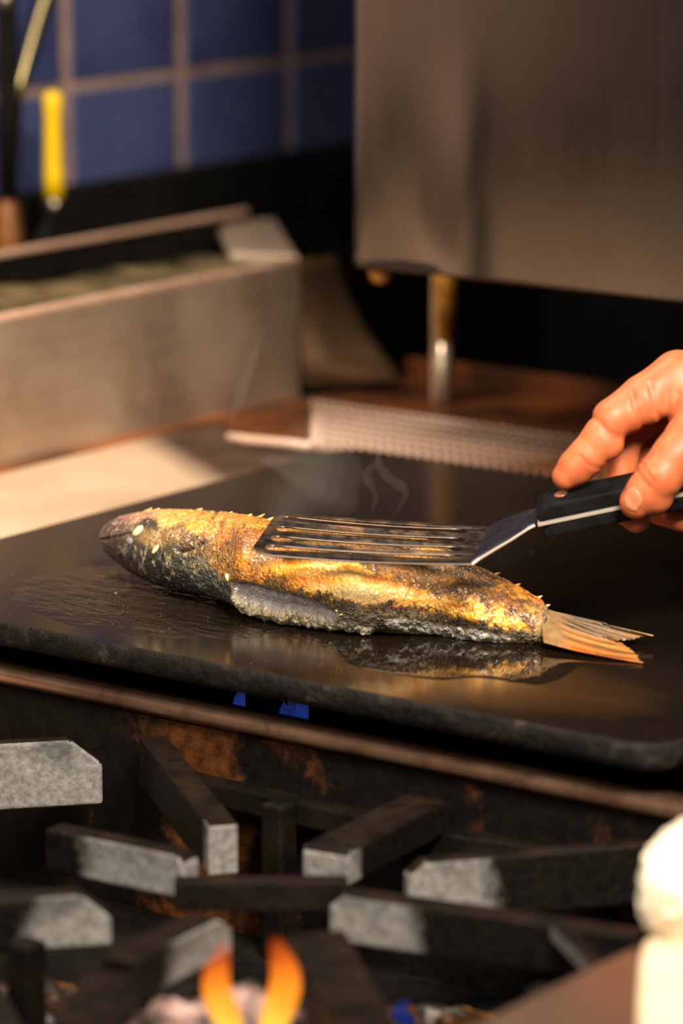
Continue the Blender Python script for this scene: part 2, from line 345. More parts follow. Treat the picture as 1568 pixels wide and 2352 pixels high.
# ------------------------------------------------------------------ rear tray, wire rack
rt_ = empty('rear_tray', (-0.1, 0.5, -0.016), 'rusty brown tray lying behind the griddle plate', 'tray')
prism('tray_floor', [(-0.425, 0.43), (-0.36, 0.385), (0.45, 0.385), (0.45, 0.66), (-0.425, 0.66)], -0.0122, -0.0095, m_rust, rt_)
box('tray_lip', -0.425, 0.45, 0.655, 0.664, -0.0155, 0.004, m_rust, rt_)
box('tray_front_lip', -0.275, 0.45, 0.376, 0.3845, -0.0155, -0.0066, m_rust, rt_)
wr = empty('wire_rack', (-0.1, 0.45, -0.0095), 'greasy wire rack lying on the rusty rear tray', 'rack')
RZ = -0.0032; q0 = onz(722, 1027, RZ); RX0, RY0, RX1, RY1 = q0[0], q0[1], 0.20, 0.495
sh = HD[0]/HD[1]*(RY1-RY0)                                   # the wires run slantwise over the tray
tube('rack_frame', [(RX0-0.003, RY0, RZ), (RX1, RY0, RZ)], 0.0026, m_wire, wr, 8)
tube('rack_frame', [(RX0+sh-0.003, RY1, RZ), (RX1+sh, RY1, RZ)], 0.0026, m_wire, wr, 8)
tube('rack_frame', [(RX0, RY0, RZ), (RX0+sh, RY1, RZ)], 0.0030, m_wire, wr, 8)
tube('rack_handle', [onz(525, 1004, RZ), onz(580, 1011, RZ), onz(650, 1017, RZ), onz(735, 1026, RZ)], 0.0032, m_wire, wr, 10)
w0 = None
for x in np.arange(RX0+0.0078, RX1, 0.0078):
    if w0 is None: w0 = tube('rack_wire', [(x, RY0, RZ+0.002), (x+sh, RY1, RZ+0.002)], 0.0015, m_wire, wr, 6); x0_ = x
    else: q = w0.copy(); COL.objects.link(q); q.location.x = x-x0_; q.parent = wr
for y in np.arange(RY0+0.018, RY1, 0.018):
    dx = sh*(y-RY0)/(RY1-RY0)
    tube('rack_cross_wire', [(RX0+dx, y, RZ+0.0004), (RX1+dx, y, RZ+0.0004)], 0.0024, m_wire, wr, 6)
for x in (RX0+0.02, RX1-0.02):
    for y, d_ in ((RY0, 0), (RY1, sh)): tube('rack_foot', [(x+d_, y, -0.0093), (x+d_, y, RZ)], 0.002, m_wire, wr, 6)

# ------------------------------------------------------------------ steel trough along the left
ZT = 0.0915; YE = 0.551
tr = empty('steel_trough', (-0.52, 0.2, -0.16), 'stainless trough with a tall splash panel left of the griddle', 'trough')
box('splash_panel', -0.450, -0.4455, -0.35, YE, -0.16, ZT-0.004, m_panel, tr, 0.0008)
tube('panel_lip', [(-0.449, -0.35, ZT-0.003), (-0.449, YE-0.004, ZT-0.003), (-0.449, YE, ZT-0.004)], [0.0035, 0.0035, 0.002], m_lip, tr, 10)
box('back_wall', -0.604, -0.600, -0.35, 0.66, -0.16, 0.096, m_black, tr, 0.001)
yr = onx(572, 485, -0.6)[1]
box('seam_strip', -0.4452, -0.4370, -0.30, 0.54, -0.0124, -0.0100, m_seam, tr, 0.0006)
tube('back_rim', [(-0.602, -0.35, 0.0975), (-0.602, yr-0.003, 0.0975), (-0.602, yr, 0.0970)], [0.003, 0.003, 0.002], m_lip, tr, 10)
box('trough_floor', -0.600, -0.450, -0.35, 0.66, -0.16, -0.02, m_black, tr, 0.001)
pts = [onz(px, py, 0.088) for px, py in ((497, 512), (630, 500), (684, 586), (527, 580))]
prism('corner_plate', [(p[0], p[1]) for p in pts], 0.080, 0.088, m_corner, tr, 0.002)
V = []; ns = 14
edge = [(684, 592), (700, 640), (722, 700), (752, 760), (795, 825), (850, 892)]
for i, (ex, ey) in enumerate(edge):
    for t in np.linspace(0, 1, ns):
        px = 684+(ex-684)*t+ (0 if i else 6*t); p = ony(px, ey if i else 592+10*t, YE+0.002)
        V.append(p+np.array([0, 0.045*t*t+0.006*math.sin(t*3.14), 0]))
Fc = [(i*ns+k, (i+1)*ns+k, (i+1)*ns+k+1, i*ns+k+1) for i in range(len(edge)-1) for k in range(ns-1)]
o = raw('curved_end_sheet', V, Fc, m_sootsteel, tr, smooth=True); s_ = o.modifiers.new('thickness', 'SOLIDIFY'); s_.thickness = 0.0015
dp = empty('drip_pan', (-0.53, 0.3, -0.02), 'grimy yellowish metal pan sitting inside the trough', 'pan')
box('pan_wall', -0.588, -0.584, -0.30, 0.61, 0.0, 0.088, m_black, dp, 0.001)
V = []; ys = np.linspace(-0.3, 0.60, 60)
for y in ys:
    for t in np.linspace(0, 1, 7):
        V.append((-0.584+0.075*t, y, 0.074-0.006*t+0.004*math.sin(y*31+t*2)*math.sin(y*13)))
raw('greasy_shelf', V, [(i*7+k, (i+1)*7+k, (i+1)*7+k+1, i*7+k+1) for i in range(59) for k in range(6)], m_grime, dp, smooth=True).modifiers.new('t', 'SOLIDIFY').thickness = 0.003
box('pan_base', -0.588, -0.46, -0.30, 0.61, -0.0195, 0.0, m_black, dp, 0.001)

# ------------------------------------------------------------------ steel cabinet upper right
HY = 0.385
hd = empty('steel_cabinet', (-0.05, 0.6, 0.097), 'brushed stainless appliance cabinet standing on a post over the dark gap', 'appliance')
xl = ony(800, 300, HY)[0]; zbot = ony(1060, 645, HY)[2]+0.004
V = []; cols = []
xs = np.concatenate([np.linspace(xl, xl+0.012, 8), np.linspace(xl+0.02, xl+0.12, 16), np.linspace(xl+0.13, 0.62, 20)])
zs = np.linspace(zbot, 0.85, 24)
for x in xs:
    u = (x-xl)
    dent = 0.0035*math.exp(-((u-0.05)/0.022)**2) - 0.004*math.exp(-((u-0.095)/0.016)**2)
    r = 0.010; cy = HY+ (r-math.sqrt(max(0, r*r-(r-min(u, r))**2)) if u < r else 0)
    for z in zs: V.append((x, cy+dent*max(0, 1-(z-zbot)/0.16), z))
nz = len(zs)
Fc = [(i*nz+k, (i+1)*nz+k, (i+1)*nz+k+1, i*nz+k+1) for i in range(len(xs)-1) for k in range(nz-1)]
raw('front_sheet', V, Fc, m_hood, hd, smooth=True)
box('cabinet_body', xl+0.003, 0.62, HY+0.012, 0.90, zbot+0.003, 0.85, m_black, hd, 0.002)
tube('bottom_hem', [(xl+0.006, HY+0.004, zbot+0.001), (0.62, HY+0.004, zbot+0.001)], 0.004, m_hood, hd, 10)
pk = ony(872, 636, HY+0.02)
tube('grease_cup', [pk+np.array([0, 0, 0.006]), pk, pk-np.array([0, 0, 0.004])], [0.008, 0.007, 0.004], m_grease, hd, 14)
pa = ony(1003, 650, 0.58); pb = ony(1003, 868, 0.58); qb = ony(1022, 900, 0.575)
box('post', pa[0]-0.005, pa[0]+0.007, 0.58, 0.592, -0.0094, pa[2]+0.03, m_post, hd, 0.001)
tube('post_bolt', [(pa[0]+0.0078, 0.577, pa[2]-0.042), (pa[0]+0.0078, 0.577, -0.0094)], 0.0055, m_post, hd, 12)
V = [(pa[0]+0.009, 0.576, pa[2]+0.03), (pa[0]+0.011, 0.575, pa[2]-0.01), (pa[0]+0.010, 0.575, pa[2]-0.026), (pa[0]+0.009, 0.576, pa[2]-0.046)]
tube('grease_drip', V, [0.009, 0.008, 0.0062, 0.003], m_grease, hd, 12)
tube('post', [(0.44, 0.60, -0.0094), (0.44, 0.60, 0.14)], 0.01, m_post, hd, 12)

# ------------------------------------------------------------------ utensils at the far left
def yl(px, py, x): return onx(px, py, x)
XU = -0.67
us = empty('utensil_pot', (XU, yl(60, 560, XU)[1], -0.02), 'black pot behind the trough holding the upright utensils', 'pot')
base = yl(60, 600, XU)
tube('pot_wall', [(XU, base[1], -0.55), (XU, base[1], 0.0), (XU, base[1], base[2]-0.004)], [0.055, 0.06, 0.06], m_wallblack, us, 24)
yh = empty('yellow_handled_scraper', yl(85, 590, XU), 'scraper with bright yellow handle standing against blue tiles', 'scraper')
P = [yl(px, py, XU) for px, py in ((124, 452), (123, 400), (122, 330), (121, 270), (121, 235), (121, 218), (121, 209))]
tube('handle', P, [0.0079, 0.0074, 0.0068, 0.0066, 0.0078, 0.0074, 0.0045], m_yellow, yh, 18)
P = [yl(px, py, XU) for px, py in ((124, 450), (124, 475), (122, 497))]
tube('ferrule', P, [0.0072, 0.007, 0.0058], m_greysteel, yh, 16)
P = [yl(px, py, XU) for px, py in ((121, 495), (105, 530), (84, 575), (70, 605))]
tube('blade', P, [0.005, 0.0045, 0.006, 0.006], m_black, yh, 10)
wb = empty('wooden_handled_brush', yl(18, 600, XU-0.01), 'brown wooden handle end standing at the far left edge', 'brush')
P = [yl(px, py, XU-0.01) for px, py in ((20, 610), (20, 540), (18, 500), (16, 468), (16, 460))]
tube('handle', P, [0.0115, 0.0115, 0.0100, 0.0085, 0.005], m_wood, wb, 16)
bp = empty('black_pole', yl(18, 450, XU-0.015), 'thin black metal pole rising at the far left edge', 'pole')
tube('pole', [yl(px, py, XU-0.015) for px, py in ((20, 462), (19, 250), (16, 20), (12, -150))], 0.0078, m_black, bp, 12)
tube('pole_collar', [yl(px, py, XU-0.015) for px, py in ((13, 26), (12, -30))], 0.0075, m_greysteel, bp, 12)
gt = empty('grey_ladle_handle', yl(46, 225, XU-0.02), 'greyish tan metal handle leaning across the blue tiles', 'ladle')
tube('handle', [yl(px, py, XU-0.02) for px, py in ((40, 235), (52, 190), (72, 120), (96, 40), (130, -60), (160, -150))], [0.0045, 0.006, 0.0066, 0.0066, 0.006, 0.006], m_tube, gt, 14, squash=0.6)
tube('dark_shank', [yl(px, py, XU-0.02) for px, py in ((40, 235), (30, 400), (28, 600))], 0.004, m_black, gt, 10)

# ------------------------------------------------------------------ burner grate in front
ZG = -0.050
gr = empty('burner_grate', onz(640, 2050, -0.149), 'cast iron burner grate with radiating fingers in front of the griddle', 'grate')
def finger(name, p0, p1, h, t, mat, cham=0.35, z=ZG, tip_grey=0.6):
    a = onz(*p0, z); b = onz(*p1, z); d = b-a; L = np.linalg.norm(d); d /= L; s = np.array([-d[1], d[0], 0]); m_ = 24
    V = []; Wn = []; xs = np.append(np.linspace(0, L-h*cham, m_), L)
    for x in xs:
        top_ = -h*cham*0.85 if x == L else 0.0
        for sd, zz in ((-1, -h), (-1, top_), (1, top_), (1, -h)):
            V.append(a+d*x+s*sd*t/2+np.array([0, 0, zz])); Wn.append(float(sstep(tip_grey, tip_grey*0.55, (L-x)/L))*(1.0 if zz < -h*0.5 or x == L else 0.55))
    Fc = [(0, 3, 2, 1), (m_*4, m_*4+1, m_*4+2, m_*4+3)]+[(i*4+k, i*4+(k+1) % 4, (i+1)*4+(k+1) % 4, (i+1)*4+k) for i in range(m_) for k in range(4)]
    o = raw(name, V, Fc, mat, gr); o.data.materials.append(m_irontop)
    bmm = bmesh.new(); bmm.from_mesh(o.data); bmesh.ops.recalc_face_normals(bmm, faces=bmm.faces); bmm.to_mesh(o.data); bmm.free()
    for p in o.data.polygons:
        if p.normal.z > 0.5: p.material_index = 1              # upward faces take the darker brown material
    at = o.data.attributes.new('tip_grey', 'FLOAT', 'POINT'); at.data.foreach_set('value', np.array(Wn, np.float32))  # greyer towards the tip, darker towards the root
    bev(o, 0.0022, 3, 25); return o
finger('finger', (-90, 1708), (232, 1690), 0.037, 0.010, m_iron, 0.45, tip_grey=3.0)
finger('finger', (350, 1690), (512, 1893), 0.026, 0.015, m_iron, 0.05, tip_grey=0.10)
finger('finger', (120, 1895), (440, 1960), 0.022, 0.014, m_iron, 0.2, tip_grey=0.95)
finger('finger', (-90, 2062), (252, 2040), 0.026, 0.014, m_iron, 0.55, tip_grey=0.75)
finger('finger', (270, 2200), (498, 2088), 0.020, 0.018, m_iron, 0.5, tip_grey=0.9)
finger('finger', (980, 1828), (745, 1948), 0.018, 0.026, m_iron, 0.2, tip_grey=0.16)
finger('finger', (1640, 1918), (932, 1975), 0.031, 0.010, m_iron, 0.25, tip_grey=0.36)
finger('finger', (1470, 2140), (768, 2040), 0.024, 0.014, m_iron, 0.3, tip_grey=0.38)
finger('finger', (890, 2440), (715, 2125), 0.02, 0.028, m_irond, 0.4)
finger('finger', (110, 2440), (262, 2215), 0.02, 0.022, m_irond, 0.4)
finger('cross_bar', (400, 2020), (800, 2018), 0.014, 0.012, m_irond, 0.1, z=ZG-0.002)
finger('cross_bar', (1285, 2125), (1385, 2225), 0.006, 0.009, m_iron, 0.1, z=ZG-0.001, tip_grey=2)
hull = [(350,1690),(980,1828),(1640,1918),(1470,2140),(890,2440),(110,2440),(-90,2062),(-90,1708)]
for i in range(7):                                           # low outer frame that joins the fingers
    a = onz(*hull[i], ZG); b = onz(*hull[(i+1) % 8], ZG); d = b-a; d[2] = 0; L = np.linalg.norm(d); d /= L; sd = np.array([-d[1], d[0], 0])*0.006
    V = [p+e+np.array([0, 0, z]) for z in (-0.030, -0.016) for p, e in ((a-d*0.004, -sd), (b+d*0.004, -sd), (b+d*0.004, sd), (a-d*0.004, sd))]
    bev(raw('frame_bar', V, BOXF, m_irond, gr), 0.002)
for px, py in ((640, 1860), (60, 2180), (1250, 2290), (1300, 1905)):
    q = onz(px, py, ZG-0.02); box('grate_leg', q[0]-0.007, q[0]+0.007, q[1]-0.007, q[1]+0.007, -0.150, ZG-0.016, m_irond, gr, 0.002)

# burners: crusted castings below the grate
def crusty(name, c, R, h, mat, parent, amp, sc, seed, hole=0.0, nu=72, nv=26):
    V = []; pr = [(R*0.95, 0), (R, h*0.35), (R*0.97, h*0.7), (R*0.8, h*0.95), (R*0.45, h), (max(hole, 0.001), h*(0.92 if hole == 0 else 0.6))]
    ts = np.linspace(0, len(pr)-1, nv); rr = np.interp(ts, range(len(pr)), [p[0] for p in pr]); zz = np.interp(ts, range(len(pr)), [p[1] for p in pr])
    for i in range(nv):
        for k in range(nu):
            a = 2*math.pi*k/nu; V.append((c[0]+rr[i]*math.cos(a), c[1]+rr[i]*math.sin(a), c[2]+zz[i]))
    V = np.array(V); nz_ = fbm(V+seed, sc, 5)-0.5; cen = np.array([c[0], c[1], c[2]+h*0.3]); dd = V-cen; dd /= np.linalg.norm(dd, axis=1)[:, None]+1e-9
    damp = np.repeat(np.clip(np.arange(nv)/4, 0, 1), nu)
    V = V+dd*(nz_*amp*damp)[:, None]
    Fc = np.array([(i*nu+k, i*nu+(k+1) % nu, (i+1)*nu+(k+1) % nu, (i+1)*nu+k) for i in range(nv-1) for k in range(nu)])
    return raw(name, V, Fc, mat, parent, smooth=True)
k = N('ashy_burner_crust'); a = k.noise(60, 6, 0.65); f = k.noise(220, 4)
k.set(color=k.ramp(a, [(0.40, (0.016, 0.010, 0.008)), (0.50, srgb(118, 92, 86)), (0.70, srgb(196, 168, 160))]), rough=k.vramp(f, 0.5, 0.8), normal=k.bump(f, 0.5, 0.001)); m_ash = k.m
k = N('scorched_burner_crust'); a = k.noise(45, 6, 0.65); f = k.noise(200, 4)
k.set(color=k.ramp(a, [(0.42, (0.008, 0.005, 0.003)), (0.56, srgb(96, 58, 22)), (0.7, srgb(190, 140, 76))]), rough=k.vramp(f, 0.3, 0.6), normal=k.bump(f, 0.5, 0.001)); m_scorch = k.m
zB = -0.149
c1 = onz(500, 2318, -0.072); c1[2] = zB
b1 = empty('gas_burner', c1, 'pale ash crusted gas burner with orange flames under the grate', 'burner')
crusty('burner_head', c1, 0.056, 0.074, m_ash, b1, 0.026, 75, 3)
c2 = onz(1010, 2330, -0.12); c2[2] = zB
b2 = empty('gas_burner', c2, 'scorched brown gas burner right of the flaming one', 'burner')
crusty('burner_head', c2, 0.038, 0.026, m_scorch, b2, 0.020, 70, 11, hole=0.012)
crusty('burner_cap', c2+np.array([-0.028, -0.030, 0.0]), 0.022, 0.032, m_ash, b2, 0.014, 80, 5, nu=40, nv=16)
c3 = onz(60, 2290, -0.12); c3[2] = zB
b3 = empty('gas_burner', c3, 'dim crusted gas burner at the bottom left corner', 'burner')
crusty('burner_head', c3, 0.036, 0.030, m_scorch, b3, 0.022, 60, 23)
# flames
def flame_mat(name, lo, mid, hi, strength, h):
    k = N(name); sx = k.n('SeparateXYZ'); k.l(k.tc.outputs['Generated'], sx.inputs[0])
    t = k.math('ADD', sx.outputs[2], k.math('MULTIPLY', k.math('SUBTRACT', k.noise(60, 3), 0.5), 0.5))
    e = k.n('Emission'); k.l(k.ramp(t, [(0.05, lo), (0.4, mid), (0.9, hi)]), e.inputs[0]); e.inputs[1].default_value = strength
    lw = k.n('LayerWeight'); lw.inputs[0].default_value = 0.35
    tr_ = k.n('BsdfTransparent'); mx = k.n('MixShader')
    fac = k.math('MAXIMUM', k.vramp(lw.outputs[1], 0.12, 1.0, 0.2, 0.9), k.vramp(t, 0.1, 1.0, 0.35, 0.95))
    k.l(fac, mx.inputs[0]); k.l(e.outputs[0], mx.inputs[1]); k.l(tr_.outputs[0], mx.inputs[2]); k.l(mx.outputs[0], k.out.inputs[0]); return k.m
m_fl = flame_mat('orange_flame', (1.0, 0.62, 0.07), (1.0, 0.30, 0.02), (0.85, 0.09, 0.01), 1.5, 0.05)
m_bl = flame_mat('blue_flame', (0.02, 0.05, 0.40), (0.03, 0.08, 0.55), (0.06, 0.10, 0.4), 0.30, 0.03)
def flame(name, base, h, r, mat, label, group=None, lean=0.0, seed=0):
    P = []; R = []
    for t in np.linspace(0, 1, 16):
        P.append(base+np.array([RT[0], RT[1], 0])*(lean*t+0.0025*math.sin(t*7+seed))+np.array([0, 0, h*t])); R.append(r*(0.55+1.2*t)*(1-t**1.6)+0.0002 if t > 0 else r*0.5)
    o = tube(name, P, R, mat, None, 16, loc=base); tag(o, label, 'flame', group); return o
def pt(px, py, dep): return atd(px, py, dep)
dB = float((c1-CP)@FW)-0.025
flame('flame', pt(522, 2400, dB-0.03), 0.050, 0.0080, m_fl, 'tall orange flame on the ashy burner, left one', None, -0.004, 1)
flame('flame', pt(640, 2395, dB-0.03), 0.051, 0.0088, m_fl, 'tall orange flame on the ashy burner, right one', None, 0.001, 4)
f3 = c2+np.array([-0.028, -0.030, 0.028])
flame('flame', pt(935, 2352, float((f3-CP)@FW)-0.02), 0.014, 0.004, m_bl, 'small bluish flame beside the scorched brown burner', None, -0.004, 2)
for px, py, lb in ((580, 1652, 'blue gas flame under the griddle edge, left one'), (676, 1668, 'blue gas flame under the griddle edge, right one')):
    q = onz(px, py, -0.048)
    flame('flame', q, 0.020, 0.0105, m_bl, lb, None, 0.0, px)

# ------------------------------------------------------------------ towel on the end ledge
m_towel = simple('cream_terry', srgb(238, 226, 200), srgb(250, 242, 222), 90, (0.9, 1.0), 0, 0.6, 0.002, bscale=500, spec=0.1)
m_towel2 = simple('flat_towel_cotton', srgb(206, 184, 154), srgb(222, 202, 172), 60, (0.9, 1.0), 0, 0.3, 0.001, bscale=300, spec=0.1)
tc = onz(1625, 2182, -0.030); tc = tc+HD*0.0
tw = empty('rolled_towel', tc, 'rolled cream terry towel on the steel ledge at the lower right', 'towel')
nu, nv = 220, 140; V = []
ax = RT*1.0; cx = tc+np.array([0, 0, 0.0305])+RT*0.055
for i in range(nv):
    ph = math.pi*(i+0.5)/nv; e1 = 0.6
    ca = math.copysign(abs(math.cos(ph))**e1, math.cos(ph)); sa = math.sin(ph)**0.7
    for j in range(nu):
        th = 2*math.pi*j/nu
        V.append(cx-ax*0.086*ca+HD*0.034*sa*math.cos(th)+np.array([0, 0, 0.0305*sa*math.sin(th)]))
V = np.array(V); dd = V-cx-np.outer((V-cx)@ax, ax)*0.8; dd /= np.linalg.norm(dd, axis=1)[:, None]+1e-9
V = V+dd*((fbm(V, 45, 2)-0.5)*0.010+(fbm(V, 330, 2)-0.5)*0.0042)[:, None]
V[:, 2] = np.maximum(V[:, 2], -0.0298)
Fc = np.array([(i*nu+j, i*nu+(j+1) % nu, (i+1)*nu+(j+1) % nu, (i+1)*nu+j) for i in range(nv-1) for j in range(nu)])
raw('towel_roll', V, Fc, m_towel, tw, smooth=True)
pf = [onz(a_, b_, -0.030) for a_, b_ in ((1474,2200),(1466,2240),(1462,2300),(1460,2420),(1760,2420),(1760,2190),(1560,2186))]
o = prism('towel_tail', [(p[0], p[1]) for p in pf], -0.0299, -0.0200, m_towel2, tw, 0.0045); o.data.shade_smooth()
# ------------------------------------------------------------------ the fish
def L3(*c): return np.array(srgb(*c))
top = np.array([(228,1233),(231,1224),(240,1206),(260,1193),(290,1181),(320,1176),(350,1172),(400,1169),(450,1171),(500,1176),(550,1181),(600,1189),(650,1203),(700,1208),(800,1215),(900,1226),(990,1240),(1035,1262),(1085,1295),(1120,1309),(1160,1329),(1200,1351),(1240,1376),(1256,1388),(1262,1402),(1268,1413)], float)
bot = np.array([(228,1237),(231,1244),(240,1266),(260,1286),(300,1313),(350,1339),(400,1354),(450,1364),(500,1374),(530,1384),(560,1402),(600,1414),(700,1428),(800,1440),(900,1457),(1000,1469),(1100,1478),(1180,1484),(1220,1482),(1268,1484)], float)
ahp = np.array([(228,.001),(231,.005),(240,.010),(260,.016),(300,.024),(350,.031),(420,.038),(520,.044),(650,.048),(800,.049),(900,.047),(1000,.043),(1100,.036),(1180,.028),(1230,.020),(1268,.013)])
zcp = np.array([(228,.022),(300,.022),(400,.0225),(520,.0215),(650,.0235),(800,.0245),(1268,.008)])
def smooth1(xs, a):
    y = np.interp(xs, a[:, 0], a[:, 1]); kk = 15; g = np.exp(-np.linspace(-2, 2, 2*kk+1)**2); g /= g.sum()
    return np.convolve(np.pad(y, kk, mode='edge'), g, 'valid')
NX, NT = 1050, 420
tt = np.linspace(0, 1, NX); X = 228+(1268-228)*(tt**1.0)
X[:40] = 228+(X[40]-228)*np.linspace(0, 1, 40)**2.0
yt = np.interp(X, top[:, 0], top[:, 1]); yb = np.interp(X, bot[:, 0], bot[:, 1])
yts, ybs = smooth1(X, top), smooth1(X, bot)
kx = sstep(228, 300, X)*(1-sstep(1240, 1262, X)); yt = yt*(1-kx)+yts*kx; yb = yb*(1-kx)+ybs*kx
A = np.interp(X, ahp[:, 0], ahp[:, 1]); ZC = np.interp(X, zcp[:, 0], zcp[:, 1])
A = smooth1(X, np.c_[X, A])*kx+A*(1-kx); ZC = smooth1(X, np.c_[X, ZC])
ZCI = ZC.copy(); CEN = np.zeros((NX, 3)); B = np.zeros(NX)
for i in range(NX):
    for it in range(3):
        z0 = max(ZC[i], B[i]+0.0003 if B[i] else ZC[i]); ym = (yt[i]+yb[i])/2
        p = onz(X[i], ym, z0); d = (p-CP)@FW; th = math.asin(-ray(X[i], ym)[2]/np.linalg.norm(ray(X[i], ym)))
        S = (yb[i]-yt[i])/2*d/F
        B[i] = math.sqrt(max(S*S-(A[i]*math.sin(th))**2, (S*0.35)**2))/math.cos(th)
        kk_ = float(sstep(520, 640, X[i])); ZC[i] = (1-kk_)*max(ZCI[i], B[i]+0.0004)+kk_*min(ZCI[i], B[i]+0.0005)
    CEN[i] = onz(X[i], ym, ZC[i])
def sm3(a, kk=20):
    g = np.exp(-np.linspace(-2, 2, 2*kk+1)**2); g /= g.sum(); return np.convolve(np.pad(a, kk, mode='reflect', reflect_type='odd'), g, 'valid')
th = 2*math.pi*np.arange(NT)/NT+math.pi/2
ct, st = np.cos(th), np.sin(th)
se = 0.94
ce = np.sign(ct)*np.abs(ct)**se; s_e = np.sign(st)*np.abs(st)**se
endk = np.ones(NX); endk[-30:] = np.maximum(1-(np.arange(1, 31)/30.0)**2.6, 0.0004)**0.6; A = A*endk; B = B*endk
P3 = CEN[:, None, :]+HD[None, None, :]*(A[:, None]*ce[None, :])[..., None]+np.array([0, 0, 1.0])*(B[:, None]*s_e[None, :])[..., None]
P3 = P3.reshape(-1, 3)
def normals(P):
    G = P.reshape(NX, NT, 3); du = np.gradient(G, axis=0); dv = np.roll(G, -1, 1)-np.roll(G, 1, 1)
    nn = np.cross(du, dv).reshape(-1, 3); nn /= np.linalg.norm(nn, axis=1)[:, None]+1e-12
    c = np.repeat(CEN, NT, 0); s = np.sign(((P-c)*nn).sum(1)); return nn*np.where(s == 0, 1, s)[:, None]
NR = normals(P3)
px, py = proj(P3)
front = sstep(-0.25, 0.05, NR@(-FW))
# body landmarks (belly cut, gill cover, jaw) as distances over the skin
cav = [(524,1336),(545,1333),(585,1342),(640,1355),(690,1368),(735,1385),(775,1402),(800,1417),(770,1424),(720,1423),(670,1416),(620,1408),(580,1398),(550,1380),(532,1358)]
dc = polydist(px, py, cav)
rim = polydist(px, py, [(540,1372),(560,1394),(600,1410),(660,1421),(720,1430),(790,1436),(850,1446)], False)
cav2 = [(880,1424),(930,1421),(1000,1432),(1080,1446),(1160,1462),(1200,1474),(1160,1478),(1080,1472),(1000,1462),(930,1450),(890,1440)]
dc2 = polydist(px, py, cav2)
g1 = polydist(px, py, [(405,1262),(430,1242),(455,1222),(478,1200),(498,1178)], False)
g2 = polydist(px, py, [(415,1268),(445,1257),(470,1244),(490,1232),(506,1212),(512,1195)], False)
g3 = polydist(px, py, [(352,1248),(362,1262),(372,1290),(362,1320)], False)
mouth = polydist(px, py, [(228,1240),(250,1236),(275,1230),(296,1222)], False)
W1 = fbm(P3, 90, 4); W2 = fbm(P3+5, 260, 4); W3 = fbm(P3+9, 700, 3); W4 = fbm(P3+3, 1500, 2)
disp = (W1-0.5)*0.0012+(W2-0.5)*0.0014+(W3-0.5)*0.0011*sstep(300, 420, px)
mc = sstep(3, -9, dc+(W2-0.5)*8)*front
disp -= mc*0.0055
disp += np.exp(-(rim/8)**2)*front*(0.0018+0.0045*(W2-0.42))
mc2 = sstep(5, -5, dc2+(W2-0.5)*14)*front
disp += mc2*(W2-0.45)*0.004
disp -= (np.exp(-(g1/4)**2)+0.9*np.exp(-(g2/4)**2))*front*0.0017
disp += sstep(0, 25, g1)*0+np.exp(-((g2-13)/10)**2)*front*0.0012*(py > 1180)
disp -= (np.exp(-(g3/4)**2)*0.0008+np.exp(-(mouth/3)**2)*0.0012)*front
# crisp ragged dorsal edge
back = np.exp(-((th-math.pi/2+0.0)/1)**2)
P4 = P3+NR*disp[:, None]
P4[:, 2] = np.maximum(P4[:, 2], 0.0003)
# skin colours, with the light and shade falling on them included
CPTS = [(235,1240,26,27,31),(250,1210,66,46,44),(262,1200,84,62,54),(290,1185,150,108,88),(330,1180,190,140,104),(300,1215,96,86,66),(350,1240,140,112,66),(340,1200,40,34,24),(380,1190,214,166,92),(420,1185,206,156,84),
(460,1200,214,152,60),(480,1190,180,138,66),(520,1200,206,146,74),(560,1200,204,144,64),(600,1200,194,134,54),(400,1225,120,92,54),(440,1245,100,76,52),(300,1260,30,31,33),(270,1260,22,24,27),(330,1290,27,29,32),(350,1270,44,44,40),
(400,1265,66,62,48),(420,1300,72,74,66),(400,1330,28,30,33),(450,1290,94,90,74),(480,1320,78,81,75),(470,1350,66,71,69),(440,1355,46,50,51),(500,1350,80,84,78),(500,1280,134,98,52),(520,1300,152,104,48),(540,1250,132,84,34),(580,1230,152,92,30),
(520,1230,172,112,50),(560,1290,192,124,24),(600,1310,202,134,28),(540,1320,152,104,38),(570,1320,192,126,42),(610,1285,190,150,110),(660,1300,222,150,36),(720,1300,228,150,46),(780,1310,218,142,48),(700,1330,236,166,48),(760,1330,242,168,48),
(720,1345,236,180,90),(800,1360,255,206,128),(850,1365,255,212,134),(870,1340,236,160,46),(900,1360,222,150,46),(690,1358,112,80,36),(650,1330,160,106,30),(630,1345,96,76,44),(740,1376,92,70,44),(800,1390,74,60,48),(850,1400,86,72,54),(900,1385,74,56,40),
(860,1300,104,72,34),(920,1310,128,84,36),(980,1320,118,84,42),(1040,1310,166,126,70),(940,1375,226,152,30),(1000,1345,124,80,32),(1040,1395,222,156,34),(1080,1400,226,156,38),(1000,1400,144,98,40),(960,1395,104,76,48),(1060,1425,56,46,36),
(1000,1420,86,76,58),(1110,1350,160,110,46),(1100,1320,192,128,42),(1140,1400,202,142,40),(1130,1375,120,76,28),(1200,1355,222,138,26),(1240,1380,224,122,22),(1160,1335,206,136,40),(1220,1395,184,130,60),(1180,1390,142,92,42),(1180,1420,142,92,38),
(1220,1430,152,112,72),(1250,1400,152,122,86),(1200,1440,190,136,52),(1190,1455,98,93,80),(1130,1440,72,62,48),(1240,1470,120,110,90),(1260,1450,152,122,90),(950,1425,120,110,92),(900,1415,110,96,76),(850,1425,110,106,96),(790,1418,96,92,82),(700,1260,190,136,50),(850,1250,196,140,60),(960,1270,200,140,60),(650,1240,180,120,44)]
Q = np.array([c[:2] for c in CPTS], float); QC = np.array([L3(*c[2:]) for c in CPTS])
wx = px+(W2-0.5)*34+(W3-0.5)*20; wy = py+(W1-0.5)*16+(fbm(P3+31, 260, 4)-0.5)*20
colr = np.zeros((len(P3), 3))
